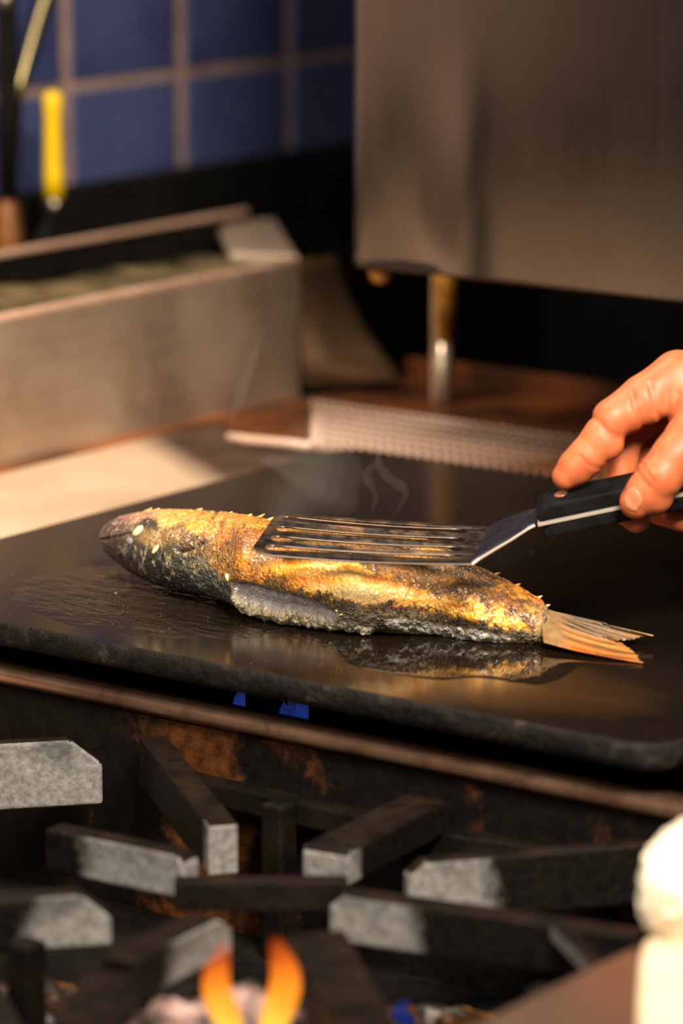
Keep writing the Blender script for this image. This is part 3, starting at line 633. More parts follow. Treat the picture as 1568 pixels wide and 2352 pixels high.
for s0 in range(0, len(P3), 60000):
    sl = slice(s0, s0+60000)
    d2 = (wx[sl, None]-Q[None, :, 0])**2*0.55+(wy[sl, None]-Q[None, :, 1])**2*1.35
    wg = 1/(d2+40)**2.9; wg /= wg.sum(1)[:, None]; colr[sl] = wg@QC
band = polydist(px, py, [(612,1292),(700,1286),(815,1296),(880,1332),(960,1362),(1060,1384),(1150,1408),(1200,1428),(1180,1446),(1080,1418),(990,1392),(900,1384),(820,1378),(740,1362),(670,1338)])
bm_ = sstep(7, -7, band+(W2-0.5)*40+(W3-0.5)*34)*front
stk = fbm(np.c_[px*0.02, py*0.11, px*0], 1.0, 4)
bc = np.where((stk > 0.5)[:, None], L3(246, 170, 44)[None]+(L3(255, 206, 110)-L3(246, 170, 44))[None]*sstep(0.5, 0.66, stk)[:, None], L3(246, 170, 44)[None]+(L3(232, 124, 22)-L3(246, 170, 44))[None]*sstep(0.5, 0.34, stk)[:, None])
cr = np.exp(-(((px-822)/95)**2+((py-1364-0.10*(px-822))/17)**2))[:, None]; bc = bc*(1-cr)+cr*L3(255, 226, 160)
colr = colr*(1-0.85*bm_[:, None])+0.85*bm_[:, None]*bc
# char flecks, grilled speckle, scale-edge soot
skin = (1-np.clip(mc+mc2, 0, 1))*(1-0.75*bm_)
fine = fbm(P3*np.array([1.0, 1.0, 1.0])+2, 900, 3)
colr *= (1+(fine-0.5)*1.9*skin)[:, None]
spk = sstep(0.59, 0.68, fbm(P3*np.array([1, 1, 0.7])+41, 620, 3))*sstep(0.38, 0.58, fbm(P3+60, 60, 2))*skin*sstep(380, 460, px)
colr = colr*(1-0.8*spk[:, None])+spk[:, None]*0.8*L3(40, 24, 12)
ink = np.clip(np.exp(-(g1/2.6)**2)*0.8*(W3 > 0.42)+np.exp(-(g2/3)**2)*0.9+np.exp(-(mouth/2.5)**2), 0, 1)*front
colr = colr*(1-ink[:, None]*0.85)+ink[:, None]*0.85*L3(34, 20, 12)
pale = sstep(0.60, 0.68, fbm(P3*np.array([1, 1, 0.5])+77, 480, 3))*sstep(640, 420, px)*sstep(270, 330, px+(1290-py)*0.8)*0.6*skin     # silvery scales and cooked flecks on the head
colr = colr*(1-pale[:, None])+pale[:, None]*L3(176, 164, 138)
inner = L3(186, 178, 182)[None]*(0.8+0.5*(W1-0.5))[:, None]
mcf = sstep(4, -5, dc+(W2-0.5)*8)[:, None]*front[:, None]; colr = colr*(1-mcf)+mcf*inner
rm = (np.exp(-(rim/8.5)**2)*front*sstep(0.25, 0.5, W2+0.1))[:, None]; colr = colr*(1-rm)+rm*(L3(206, 198, 172)[None]*(0.75+0.6*(W3-0.4))[:, None])
m2 = (mc2*sstep(0.2, 0.45, W2))[:, None]; colr = colr*(1-m2)+m2*(L3(176, 172, 160)[None]*(0.8+0.5*(W3-0.4))[:, None])
fl = (np.exp(-((np.hypot(px-521, py-1327))/6)**2)*front)[:, None]; colr = colr*(1-fl)+fl*L3(232, 220, 196)
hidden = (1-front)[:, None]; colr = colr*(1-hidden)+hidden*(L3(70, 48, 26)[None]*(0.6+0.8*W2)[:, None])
gold = ((colr[:, 0] > colr[:, 1]*1.12) & (px > 380))*skin*front; colr[:, 1] *= 1-0.05*gold; colr[:, 2] *= 1-0.25*gold
tailk = sstep(960, 1080, px)*(1-mc2)
mos = sstep(0.42, 0.6, fbm(P3*np.array([1, 1, 0.8])+90, 330, 3))      # mottled brown skin towards the tail
colr *= (1-tailk*0.62*mos)[:, None]
colr = np.maximum(colr*(1.08+0.32*bm_)[:, None], 0.003); colr /= np.maximum(1.0, colr.max(1)/0.9)[:, None]
k = N('grilled_fish_skin')
at = k.n('Attribute', attribute_name='skin'); uv = k.n('UVMap'); mp = k.n('Mapping'); k.l(uv.outputs[0], mp.inputs[0]); mp.inputs['Scale'].default_value = (500, 760, 1)
vo = k.n('TexVoronoi', feature='F1'); vo.inputs['Scale'].default_value = 1.0; k.l(mp.outputs[0], vo.inputs['Vector'])
ns = k.noise(900, 3); wetn = k.noise(60, 3)
sc_ = k.n('Attribute', attribute_name='scaly')
c = k.mix(k.math('MULTIPLY', sc_.outputs['Fac'], k.vramp(vo.outputs['Distance'], 0.0, 0.55, 0.35, 0.85)), at.outputs['Color'], (0.015, 0.010, 0.006))
k.set(color=c, rough=k.vramp(ns, 0.18, 0.42, 0.35, 0.65), ior=1.47, spec=0.6, sss=0.0, coat=0.7, coat_rough=0.14,
      normal=k.bump(vo.outputs['Distance'], 0.5, 0.0009, k.bump(ns, 0.8, 0.0010)))
m_fish = k.m
floc = onz(700, 1430, 0.0)
fs = empty('grilled_fish', floc, 'whole grilled fish with charred golden skin and slit belly on the griddle', 'fish')
ii, jj = np.meshgrid(np.arange(NX-1), np.arange(NT), indexing='ij'); j2 = (jj+1) % NT
Fc = np.stack([ii*NT+jj, (ii+1)*NT+jj, (ii+1)*NT+j2, ii*NT+j2], -1).reshape(-1, 4)
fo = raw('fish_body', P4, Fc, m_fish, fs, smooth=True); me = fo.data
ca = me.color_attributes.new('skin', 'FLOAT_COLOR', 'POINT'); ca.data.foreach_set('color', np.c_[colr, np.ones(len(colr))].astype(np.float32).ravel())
scal = np.clip(skin*front*sstep(380, 470, px), 0, 1)*(0.35+0.65*sstep(0.4, 0.6, W1))*np.clip(0.35+1.2*sstep(0.30, 0.10, colr.mean(1)), 0, 1)*0.75
fa = me.attributes.new('scaly', 'FLOAT', 'POINT'); fa.data.foreach_set('value', scal.astype(np.float32))
uvl = me.uv_layers.new(name='UVMap'); li = np.empty(len(me.loops), np.int32); me.loops.foreach_get('vertex_index', li)
arc = np.concatenate([[0], np.cumsum(np.linalg.norm(np.diff(CEN, axis=0), axis=1))])
uu = np.repeat(arc, NT); vv = np.tile((th-math.pi/2)/(2*math.pi), NX)*0.17
uvl.data.foreach_set('uv', np.c_[uu[li], vv[li]].astype(np.float32).ravel())
# tail fin: two lobes of fine rays
tb = CEN[-8]; ztail = CEN[-1][2]
def tp(x, y, z): return onz(x, y, z)
up_edge = [(1258,1412,.012),(1300,1418,.012),(1350,1427,.0115),(1400,1432,.0105),(1440,1436,.009),(1470,1446,.0075),(1500,1459,.006)]
lo_edge = [(1258,1481,.004),(1300,1490,.003),(1340,1498,.0024),(1380,1507,.0016),(1420,1514,.0010),(1450,1520,.0007),(1472,1523,.0006)]
# trailing edge as a fraction along each ray direction
NR_, NL = 90, 60; V = []; FC_ = []; ray_v = []
for r in range(NR_):
    s = r/(NR_-1)
    sx_ = 1240+9*(2*s-1)**2; y0 = 1402+(1478-1402)*s
    tips = [(0,1502,1460),(0.10,1484,1462),(0.22,1452,1470),(0.36,1418,1471),(0.46,1412,1472),(0.58,1428,1480),(0.72,1448,1494),(0.86,1462,1508),(1.0,1474,1524)]
    ex = np.interp(s, [t[0] for t in tips], [t[1] for t in tips])+random.uniform(-4, 3); ey = np.interp(s, [t[0] for t in tips], [t[2] for t in tips])
    cy_ = np.interp(s, [0, .3, .5, .75, 1], [1424, 1444, 1460, 1484, 1506]); cx_ = 1352
    z0, z1 = 0.0125-0.0085*s, 0.0055-0.0048*s
    for q in range(NL):
        t = q/(NL-1); bx = (1-t)**2*sx_+2*t*(1-t)*cx_+t*t*ex; by = (1-t)**2*y0+2*t*(1-t)*cy_+t*t*ey
        thick = 0.0085*(1-t)**2.6
        p = onz(bx, by, z0+(z1-z0)*t+0.0012*math.sin(s*14+t*3)*t*(1-s)); ridge = 0.0004*math.sin(s*math.pi*44+2*math.sin(s*9))*(0.35+0.65*t)
        V.append(p+np.array([0, 0, ridge+thick*math.sin(math.pi*s)]))
V = np.array(V)
ii, jj = np.meshgrid(np.arange(NR_-1), np.arange(NL-1), indexing='ij')
Fc = np.stack([ii*NL+jj, ii*NL+jj+1, (ii+1)*NL+jj+1, (ii+1)*NL+jj], -1).reshape(-1, 4)
k = N('crisp_fin'); at = k.n('Attribute', attribute_name='skin'); ns = k.noise(700, 3)
k.set(color=at.outputs['Color'], rough=0.38, normal=k.bump(ns, 0.4, 0.0006), trans=0.0); m_fin = k.m
tf = raw('tail_fin', V, Fc, m_fin, fs, smooth=True); tf.modifiers.new('thickness', 'SOLIDIFY').thickness = 0.0006
S_ = np.repeat(np.linspace(0, 1, NR_), NL); T_ = np.tile(np.linspace(0, 1, NL), NR_)
fc = np.array([np.interp(S_, [0, .25, .5, .75, 1], [L3(*c)[q] for c in ((70, 60, 48), (92, 78, 60), (120, 96, 68), (164, 112, 56), (196, 100, 24))]) for q in range(3)]).T
tipc = np.array([np.interp(S_, [0, .3, .6, 1], [L3(*c)[q] for c in ((140, 104, 64), (120, 94, 64), (186, 122, 46), (150, 96, 40))]) for q in range(3)]).T
bodyc = L3(150, 118, 78)[None]*(0.5+fbm(V, 500, 3))[:, None]; fc = fc*(1-T_[:, None]**2)+tipc*T_[:, None]**2; tb_ = sstep(0.38, 0.12, T_+0.2*(fbm(V, 200, 3)-0.5))[:, None]
rayp = fbm(np.c_[S_*46, T_*1.6, S_*0], 1.0, 3); fc *= (0.25+1.5*sstep(0.25, 0.75, rayp))[:, None]*(0.7+0.6*fbm(V, 400, 3))[:, None]; fc = 0.8*(fc*(1-tb_)+bodyc*tb_)
ca = tf.data.color_attributes.new('skin', 'FLOAT_COLOR', 'POINT'); ca.data.foreach_set('color', np.c_[fc, np.ones(len(fc))].astype(np.float32).ravel())
# eye, cooked white, and little fin shards along the back
m_eye = simple('cooked_eye', srgb(222, 196, 130), srgb(240, 222, 170), 300, (0.3, 0.45), 0, 0.3, spec=0.4)
def surf(x, y):
    m_ = np.where(front > 0.5, (px-x)**2+(py-y)**2, 1e9); i = int(m_.argmin()); return P4[i], NR[i]
def blob(name, x, y, rx, ry, rz, rot, mat, parent):
    p, n_ = surf(x, y); a = RT*math.cos(rot)+UP*math.sin(rot); a = a-n_*(a@n_); a /= np.linalg.norm(a); b = np.cross(n_, a); V = []
    for i in range(11):
        ph = math.pi*i/10
        for j in range(20):
            t = 2*math.pi*j/20; V.append(p+a*rx*math.sin(ph)*math.cos(t)+b*ry*math.sin(ph)*math.sin(t)+n_*rz*math.cos(ph))
    return raw(name, V, np.array([(i*20+j, i*20+(j+1) % 20, (i+1)*20+(j+1) % 20, (i+1)*20+j) for i in range(10) for j in range(20)]), mat, parent, smooth=True)
eye = blob('eye', 316, 1219, 0.0042, 0.0027, 0.0016, 0.25, m_eye, fs)
eye['label'] = 'cooked whitish eye'
soc = blob('eye_socket_fat', 297, 1243, 0.0032, 0.0021, 0.001, -0.3, simple('grey_gel', srgb(110, 108, 104), srgb(150, 146, 140), 200, (0.2, 0.3)), fs)
blob('cheek_fleck', 356, 1262, 0.0034, 0.0014, 0.0012, 0.6, m_eye, fs)
blob('gill_fleck', 521, 1327, 0.0016, 0.0024, 0.0012, 0.3, m_eye, fs)
m_shard = simple('crisp_shard', srgb(186, 130, 60), srgb(226, 180, 110), 200, (0.4, 0.6), 0, 0.3)
for x, lean, h in ((342, 6, 9), (362, 2, 6), (455, 10, 4), (528, 4, 5), (572, 6, 6), (596, 12, 10), (618, 10, 8), (1140, 10, 5), (1188, 9, 5), (1236, 10, 6), (1254, 10, 5)):
    i = int(np.argmin(abs(X-x))); p = CEN[i]+np.array([0, 0, B[i]*math.cos(0.35)])+HD*A[i]*math.sin(0.35); s_ = 0.00024
    tube('fin_spine', [p-RT*0.003-np.array([0, 0, 0.001]), p+RT*0.001+np.array([0, 0, h*s_*0.5]), p+RT*lean*s_+np.array([0, 0, h*s_])], [0.0022, 0.0014, 0.0002], m_shard, fs, 6, squash=0.5)
for pts in (((760,1404),(775,1420),(786,1408)), ((772,1400),(780,1416),(770,1428)), ((752,1398),(768,1410),(790,1415))):
    tube('pin_bone', [surf(*q)[0]+surf(*q)[1]*0.0015 for q in pts], 0.0004, m_eye, fs, 6)

# ------------------------------------------------------------------ slotted spatula
dS = float((onz(850, 1250, 0.0535)-CP)@FW)
k = N('browned_blade_steel'); a = k.noise(120, 5, 0.65); f = k.noise(500, 3); b_ = k.noise(38, 5, 0.6)
cc = k.mix(k.vramp(b_, 0, 0.85, 0.5, 0.62), k.ramp(a, [(0.35, srgb(56, 50, 47)), (0.7, srgb(98, 88, 80))]), srgb(150, 116, 86))
k.set(color=cc, metal=0.9, rough=k.vramp(a, 0.24, 0.46, 0.35, 0.65), normal=k.bump(f, 0.25, 0.0005)); m_blade = k.m
k = N('dark_neck_steel'); a = k.noise(120, 3); f = k.noise(500, 4, 0.7)
k.set(color=k.mix(k.vramp(f, 0, 1, 0.70, 0.74), k.ramp(a, [(0.35, srgb(58, 58, 72)), (0.7, srgb(84, 84, 100))]), srgb(170, 160, 150)), metal=0.9, rough=0.34); m_neck = k.m
m_rim = steel('worn_rim_steel', srgb(120, 106, 94), srgb(160, 144, 128), (0.35, 0.5))
m_edge = steel('bright_edge_steel', srgb(176, 164, 150), srgb(206, 196, 182), (0.35, 0.45), metal=0.35)
m_scale = simple('black_handle_plastic', (0.004, 0.004, 0.004), (0.009, 0.009, 0.009), 80, (0.48, 0.6), 0, 0.15, bscale=400, spec=0.05)
m_copper = simple('copper_rivet', srgb(150, 92, 72), srgb(176, 112, 90), 100, (0.35, 0.5), 0.5, 0.1)
sp = empty('slotted_spatula', atd(850, 1240, dS), 'steel slotted spatula with black riveted handle pressing the fish down', 'spatula')
BFL, BNL = atd(637, 1178, dS+.046), atd(571, 1272, dS-.026); BFR, BNR = atd(1123, 1212, dS+.026), atd(1083, 1297, dS-.046)
bn = np.cross(BFR-BFL, BNL-BFL); bn /= np.linalg.norm(bn); bn = bn if bn[2] > 0 else -bn
def bl(u, v): return (BFL*(1-u)+BFR*u)*(1-v)+(BNL*(1-u)+BNR*u)*v + bn*(0.0016*math.sin(math.pi*min(max(u, 0), 1)))*-1.0
LU, LV = np.linalg.norm(BFR-BFL), np.linalg.norm(BNL-BFL)
def spline2(cu, pts):
    s = cu.splines.new('POLY'); s.points.add(len(pts)-1); s.use_cyclic_u = True
    for i, p in enumerate(pts): s.points[i].co = (*p, 0, 1)
cu = bpy.data.curves.new('blade_profile', 'CURVE'); cu.dimensions = '2D'; cu.fill_mode = 'BOTH'; cu.extrude = 0.0005
ol = []
rc_ = 0.014
for cx_, cy_, a0 in ((rc_, rc_, 180), (rc_*1.0, LV-rc_, 90)):
    seq = [(cx_+rc_*math.cos(math.radians(a0+90*i/10)), cy_+rc_*math.sin(math.radians(a0+90*i/10))) for i in range(11)]
    ol.append(seq)
outline = ol[0]+[(LU*t, 0) for t in np.linspace(0.15, 1, 30)]+[(LU, LV*t) for t in np.linspace(0.05, 0.95, 10)]+[(LU*t, LV) for t in np.linspace(1, 0.15, 30)]+ol[1]
spline2(cu, outline)
slots = [(0.03, 0.915, 0.135), (0.042, 0.925, 0.375), (0.050, 0.935, 0.61), (0.055, 0.945, 0.83)]
hw = LV*0.058
for u0, u1, v in slots:
    a0, a1, vy = u0*LU+hw, u1*LU-hw, v*LV
    pts = [(a0+hw*math.cos(math.radians(90+180*i/12)), vy+hw*math.sin(math.radians(90+180*i/12))) for i in range(13)]
    pts += [(x, vy-hw) for x in np.linspace(a0, a1, 24)[1:-1]]
    pts += [(a1+hw*math.cos(math.radians(-90+180*i/12)), vy+hw*math.sin(math.radians(-90+180*i/12))) for i in range(13)]
    pts += [(x, vy+hw) for x in np.linspace(a1, a0, 24)[1:-1]]
    spline2(cu, pts)
tmp = bpy.data.objects.new('blade_profile', cu); COL.objects.link(tmp); bpy.context.view_layer.update()
mt = tmp.to_mesh(); vs = [v.co.copy() for v in mt.vertices]; fcs = [tuple(p.vertices) for p in mt.polygons]; tmp.to_mesh_clear(); bpy.data.objects.remove(tmp)
ble = raw('blade', [bl(v.x/LU, v.y/LV)+bn*v.z for v in vs], fcs, m_blade, sp)
bmm = bmesh.new(); bmm.from_mesh(ble.data); bmesh.ops.remove_doubles(bmm, verts=bmm.verts, dist=1e-6); bmesh.ops.recalc_face_normals(bmm, faces=bmm.faces); bmm.to_mesh(ble.data); bmm.free()
# raised bright rims round each slot and along the near edge
for u0, u1, v in slots:
    a0, a1, vy = u0*LU+hw, u1*LU-hw, v*LV
    pp = [(a0+hw*math.cos(math.radians(a)), vy+hw*math.sin(math.radians(a))) for a in range(90, 271, 15)]
    pp = [(x, vy+hw) for x in np.linspace(a1, a0, 16)]+pp+[(x, vy-hw) for x in np.linspace(a0, a1, 16)]
    tube('slot_rim', [bl(x/LU, y/LV)+bn*0.0002 for x, y in pp], 0.00045, m_rim, ble, 6)
pp = [(LU, LV)]+[(LU*t, LV) for t in np.linspace(0.98, 0.15, 20)]+ol[1]
tube('blade_edge', [bl(x/LU, y/LV)+bn*0.0001 for x, y in pp], 0.00042, m_rim, ble, 6)
pp = ol[0]+[(LU*t, 0) for t in np.linspace(0.15, 1, 20)]
tube('blade_edge', [bl(x/LU, y/LV)+bn*0.0001 for x, y in pp], 0.00042, m_rim, ble, 6)
# neck
dH = dS-0.012
nf = [(BFR, BNR)]+[(atd(fx, fy, dS+o1), atd(nx_, ny_, dS-o2)) for fx, fy, o1, nx_, ny_, o2 in
      ((1133,1206,.022,1100,1284,.044),(1165,1191,.010,1136,1262,.037),(1200,1178,.003,1172,1241,.030),(1238,1167,.0005,1212,1215,.0245),(1252,1163,-.001,1228,1207,-.0 +.0245))]
V = []; m_ = len(nf)
ts = np.linspace(0, m_-1, 40)
for t in ts:
    i = min(int(t), m_-2); f_ = t-i; f2 = f_*f_*(3-2*f_)*0.5+f_*0.5
    V += [nf[i][0]*(1-f2)+nf[i+1][0]*f2+ (nf[i][1]*(1-f2)+nf[i+1][1]*f2-nf[i][0]*(1-f2)-nf[i+1][0]*f2)*q for q in np.linspace(0, 1, 9)]
nk = raw('neck', V, [(i*9+q, i*9+q+1, (i+1)*9+q+1, (i+1)*9+q) for i in range(39) for q in range(8)], m_neck, sp, smooth=True)
s_ = nk.modifiers.new('thickness', 'SOLIDIFY'); s_.thickness = 0.0016; s_.offset = 0
tube('neck_edge', [V[i*9+8] for i in range(40)], 0.0008, m_edge, nk, 6)
# handle: two black scales on a bright tang
def hax(x): # px along handle -> tang near-side line
    return np.array([x, np.interp(x, [1222, 1760], [1208, 1095.2])])
HAXIS = atd(1760, 1096, dS-0.0245-532*0.000033)-atd(1228, 1207, dS-0.0245); HAXIS /= np.linalg.norm(HAXIS)
def hpt(x, across, h):
    q = hax(x); d = dS-0.0245-(x-1228)*0.000033
    base = atd(q[0], q[1], d)
    a_ = HAXIS
    wv_ = HD*0.985+np.array([0, 0, 0.17]); wv_ = wv_-a_*(wv_@a_); wv_ /= np.linalg.norm(wv_)
    nn = np.cross(a_, wv_); nn = nn if nn[2] > 0 else -nn
    return base+wv_*across+nn*h
def hbar(name, x0, x1, h0, h1, wdt, mat, b, taper=0.0):
    xs = np.linspace(x0, x1, 30); V = []
    for x in xs:
        e = min(1, (x-x0)/40+0.0); hh = h1-(h1-h0)*taper*(1-e)**2 if taper else h1
        ws = wdt; a0 = -0.0002 if b else -0.0008
        V += [hpt(x, a0, h0), hpt(x, ws, h0), hpt(x, ws, hh), hpt(x, a0, hh)]
    Fc = [(i*4+q, i*4+(q+1) % 4, (i+1)*4+(q+1) % 4, (i+1)*4+q) for i in range(29) for q in range(4)]+[(0, 3, 2, 1), (116, 117, 118, 119)]
    o = raw(name, V, Fc, mat, sp)
    bmm = bmesh.new(); bmm.from_mesh(o.data); bmesh.ops.recalc_face_normals(bmm, faces=bmm.faces); bmm.to_mesh(o.data); bmm.free()
    return bev(o, b, 3, 50) if b else o
HWD = 0.022
hbar('tang', 1235, 1790, -0.0007, 0.0007, HWD, m_edge, 0)
hsc = hbar('handle_scale', 1236, 1800, 0.0007, 0.0098, HWD, m_scale, 0.0026, 0.5)
hbar('handle_scale', 1240, 1800, -0.0090, -0.0007, HWD, m_scale, 0.0026, 0.5)
for x in (1297, 1480, 1700):
    P = [hpt(x, HWD*0.52, 0.0090), hpt(x, HWD*0.52, 0.00992), hpt(x, HWD*0.52, 0.0101)]
    tube('rivet', P, [0.0037, 0.0037, 0.0030], m_copper, hsc, 20)['label'] = 'round copper rivet'

# ------------------------------------------------------------------ the hand
m_handd = float((hpt(1400, 0.0, 0.0)-CP)@FW)
MM = 0.001; SPX = m_handd/F
HO = atd(1400, 1150, m_handd)                     # frame: r to the right, u up, n towards the viewer (metres)
def J(x, y, n): return np.array([(x-1400)*SPX, (1150-y)*SPX, n*MM])
def rcone(p, a, b, r1, r2):
    ba = b-a; L = ba@ba; t = np.clip(((p-a)@ba)/L, 0, 1)
    return np.linalg.norm(p-a-t[:, None]*ba, axis=1)-(r1+(r2-r1)*t)
def smin(a, b, k):
    h = np.clip(0.5+0.5*(b-a)/k, 0, 1); return b*(1-h)+a*h-k*h*(1-h)
chains = {
 'index': [((1560,866,-9), 14.0), ((1478,912,-5), 11.6), ((1408,962,-3), 10.6), ((1378,1008,-3), 9.6), ((1347,1050,-4), 9.9), ((1322,1074,-5), 9.3), ((1300,1094,-5.5), 7.2)],
 'middle': [((1592,884,-27), 13.0), ((1450,985,-31), 10.0), ((1437,1040,-31), 9.0), ((1436,1110,-31), 8.6), ((1448,1170,-27), 8.2), ((1466,1193,-15), 7.2)],
 'ring': [((1622,905,-45), 12.5), ((1508,1010,-50), 9.6), ((1508,1110,-46), 8.6), ((1532,1170,-34), 8.2), ((1575,1190,-20), 7.4)],
 'little': [((1655,935,-60), 11.0), ((1570,1040,-66), 8.4), ((1570,1120,-58), 7.6), ((1592,1165,-46), 7.2), ((1625,1180,-32), 6.4)],
 'thumb': [((1668,962,2), 17.0), ((1588,1000,13), 14.0), ((1545,1048,16), 12.2), ((1508,1095,17), 12.0), ((1478,1130,15), 10.4), ((1457,1153,13), 8.9)],
}
wrist = J(1800, 850, -30)
palm = [(J(1560,866,-9), J(1720,880,-18), 14.0, 18), (J(1592,884,-27), J(1740,872,-30), 14, 18), (J(1622,905,-45), J(1750,875,-42), 13, 17), (J(1655,935,-60), J(1770,885,-50), 12, 16),
        (J(1668,962,2), J(1770,890,-16), 17, 18), (J(1668,962,2), J(1600,900,-12), 15, 13), (J(1770,880,-32), J(1960,800,-34), 25, 24), (J(1960,800,-34), J(2350,640,-38), 24, 31),
        (J(1550,905,-8), J(1600,960,4), 11, 13)]
creases = [([(1356,955),(1374,970),(1392,994),(1416,1008)], 1.0, 1.5), ([(1330,1048),(1346,1066),(1366,1074),(1380,1076)], 0.6, 1.0),
           ([(1450,905),(1454,935),(1468,960),(1476,984)], 1.2, 1.4), ([(1490,885),(1496,910),(1504,945),(1520,968)], 1.0, 1.6), ([(1556,905),(1548,930),(1536,958)], 0.9, 1.8),
           ([(1466,1066),(1478,1090),(1494,1110)], 0.55, 1.0), ([(1454,1078),(1466,1102),(1486,1122)], 0.6, 1.0), ([(1476,1052),(1490,1076),(1500,1100)], 0.35, 0.9)]
def handsdf(p):
    g = []
    for nm, ch in chains.items():
        f = None
        for (a, ra), (b, rb) in zip(ch[:-1], ch[1:]):
            q = rcone(p, J(*a), J(*b), ra*MM, rb*MM); f = q if f is None else smin(f, q, 2.0*MM)
        if nm == 'index':
            for c_, r_ in (((1448,948,-2), 10.4), ((1493,925,-4), 11.5), ((1396,1020,-2), 8.6)):
                f = smin(f, np.linalg.norm(p-J(*c_), axis=1)-r_*MM, 2.5*MM)
        if nm == 'thumb':
            f = smin(f, np.linalg.norm(p-J(1500,1140,13), axis=1)-9.5*MM, 3*MM)
        g.append((nm, f))
    body = None
    for a, b, r1, r2 in palm:
        q = rcone(p, a, b, r1*MM, r2*MM); body = q if body is None else smin(body, q, 9*MM)
    out = body
    d = dict(g)
    for nm in ('middle', 'ring', 'little', 'index', 'thumb'): out = smin(out, d[nm], 2.2*MM)
    x = 1400+p[:, 0]/SPX; y = 1150-p[:, 1]/SPX
    for pl, dep, wd in creases:
        dd = polydist(x, y, pl, False)*SPX; out = out+dep*MM*np.exp(-(dd/(wd*MM))**2)*(p[:, 2] > -0.012)
    return out
def surface_nets(fn, lo, hi, h):
    n = np.ceil((np.array(hi)-lo)/h).astype(int)+1; axs = [lo[i]+h*np.arange(n[i]) for i in range(3)]
    f = np.empty(n)
    for i in range(0, n[0], 12):
        sub = np.stack(np.meshgrid(axs[0][i:i+12], axs[1], axs[2], indexing='ij'), -1); f[i:i+12] = fn(sub.reshape(-1, 3)).reshape(sub.shape[:3])
    s = f < 0; c = np.zeros(tuple(n-1), int)
    for a in (0, 1):
        for b in (0, 1):
            for d in (0, 1): c += s[a:n[0]-1+a, b:n[1]-1+b, d:n[2]-1+d]
    act = (c > 0) & (c < 8); idx = -np.ones(act.shape, int); idx[act] = np.arange(act.sum()); ci = np.argwhere(act)
    acc = np.zeros((len(ci), 3)); cnt = np.zeros(len(ci)); cor = [(a, b, d) for a in (0, 1) for b in (0, 1) for d in (0, 1)]
    for q in cor:
        for ax_ in range(3):
            if q[ax_]: continue
            q2 = list(q); q2[ax_] = 1; f0 = f[ci[:, 0]+q[0], ci[:, 1]+q[1], ci[:, 2]+q[2]]; f1 = f[ci[:, 0]+q2[0], ci[:, 1]+q2[1], ci[:, 2]+q2[2]]
            m_ = (f0 < 0) != (f1 < 0); t = np.where(m_, f0/(f0-f1+1e-30), 0); pnt = np.tile(np.array(q, float), (len(ci), 1)); pnt[:, ax_] += t
            acc[m_] += pnt[m_]; cnt[m_] += 1
    V = np.array(lo)+h*(ci+acc/cnt[:, None]); Fq = []
    for ax_ in range(3):
        b, d = [q for q in range(3) if q != ax_]
        e = np.argwhere(np.diff(s.astype(np.int8), axis=ax_) != 0); e = e[(e[:, b] > 0) & (e[:, d] > 0) & (e[:, b] < n[b]-1) & (e[:, d] < n[d]-1)]
        def g(db, dd_):
            c_ = e.copy(); c_[:, b] -= db; c_[:, d] -= dd_; return idx[c_[:, 0], c_[:, 1], c_[:, 2]]
        qd = np.stack([g(1, 1), g(0, 1), g(0, 0), g(1, 0)], -1); inside = s[e[:, 0], e[:, 1], e[:, 2]]
        flip = inside if ax_ != 1 else ~inside
        qd[~flip] = qd[~flip][:, ::-1]; Fq.append(qd)
    return V, np.concatenate(Fq)
HV, HF = surface_nets(handsdf, np.array([-0.045, -0.030, -0.092]), np.array([0.24, 0.145, 0.045]), 0.0010)
k = N('warm_skin'); a = k.noise(70, 4); f = k.noise(1100, 3); v2 = k.n('TexVoronoi'); v2.inputs['Scale'].default_value = 900; k.l(k.tc.outputs['Object'], v2.inputs['Vector'])
k.set(color=k.ramp(a, [(0.32, srgb(168, 84, 50)), (0.68, srgb(190, 105, 65))]), rough=k.vramp(f, 0.42, 0.56, 0.3, 0.7), sss=0.12, spec=0.4, normal=k.bump(v2.outputs['Distance'], 0.10, 0.0004))
k.b.inputs['Subsurface Radius'].default_value = (0.006, 0.0022, 0.0012); k.b.inputs['Subsurface Scale'].default_value = 0.6; m_skin = k.m
def hw_(p): return HO+np.outer(p[:, 0], RT)+np.outer(p[:, 1], UP)-np.outer(p[:, 2], FW)
hn = empty('hand', hw_(np.array([J(1700, 900, -20)]))[0], 'hand of the cook pressing the spatula handle with its index finger', 'person')
ho = raw('hand_skin', hw_(HV), HF.astype(np.int32), m_skin, hn, smooth=True)
# thumb nail laid on the thumb
npoly = [(1424,1142),(1429,1128),(1437,1119),(1449,1118),(1459,1131),(1466,1147),(1465,1163),(1454,1177),(1440,1174),(1428,1165)]
gx, gy_ = np.meshgrid(np.arange(1418, 1472, 1.5), np.arange(1112, 1184, 1.5)); gx, gy_ = gx.ravel(), gy_.ravel()
inn = polydist(gx, gy_, npoly)
zz = np.full(len(gx), 0.034)
for it in range(60):
    p = np.c_[(gx-1400)*SPX, (1150-gy_)*SPX, zz]; zz = zz-np.clip(handsdf(p), -0.001, 0.004)*0.7
nxs = len(np.arange(1418, 1472, 1.5)); nys = len(np.arange(1112, 1184, 1.5))
ok_ = (inn < 0.5) & (zz > 0.0)
hgt = 0.0007*sstep(2, -6, inn)
NV = hw_(np.c_[(gx-1400)*SPX, (1150-gy_)*SPX, zz+hgt-0.0001]); Fc = []
for i in range(nys-1):
    for j in range(nxs-1):
        q = (i*nxs+j, i*nxs+j+1, (i+1)*nxs+j+1, (i+1)*nxs+j)
        if all(ok_[r] for r in q): Fc.append(q[::-1])
used = sorted({v for q in Fc for v in q}); rm_ = {v: i for i, v in enumerate(used)}
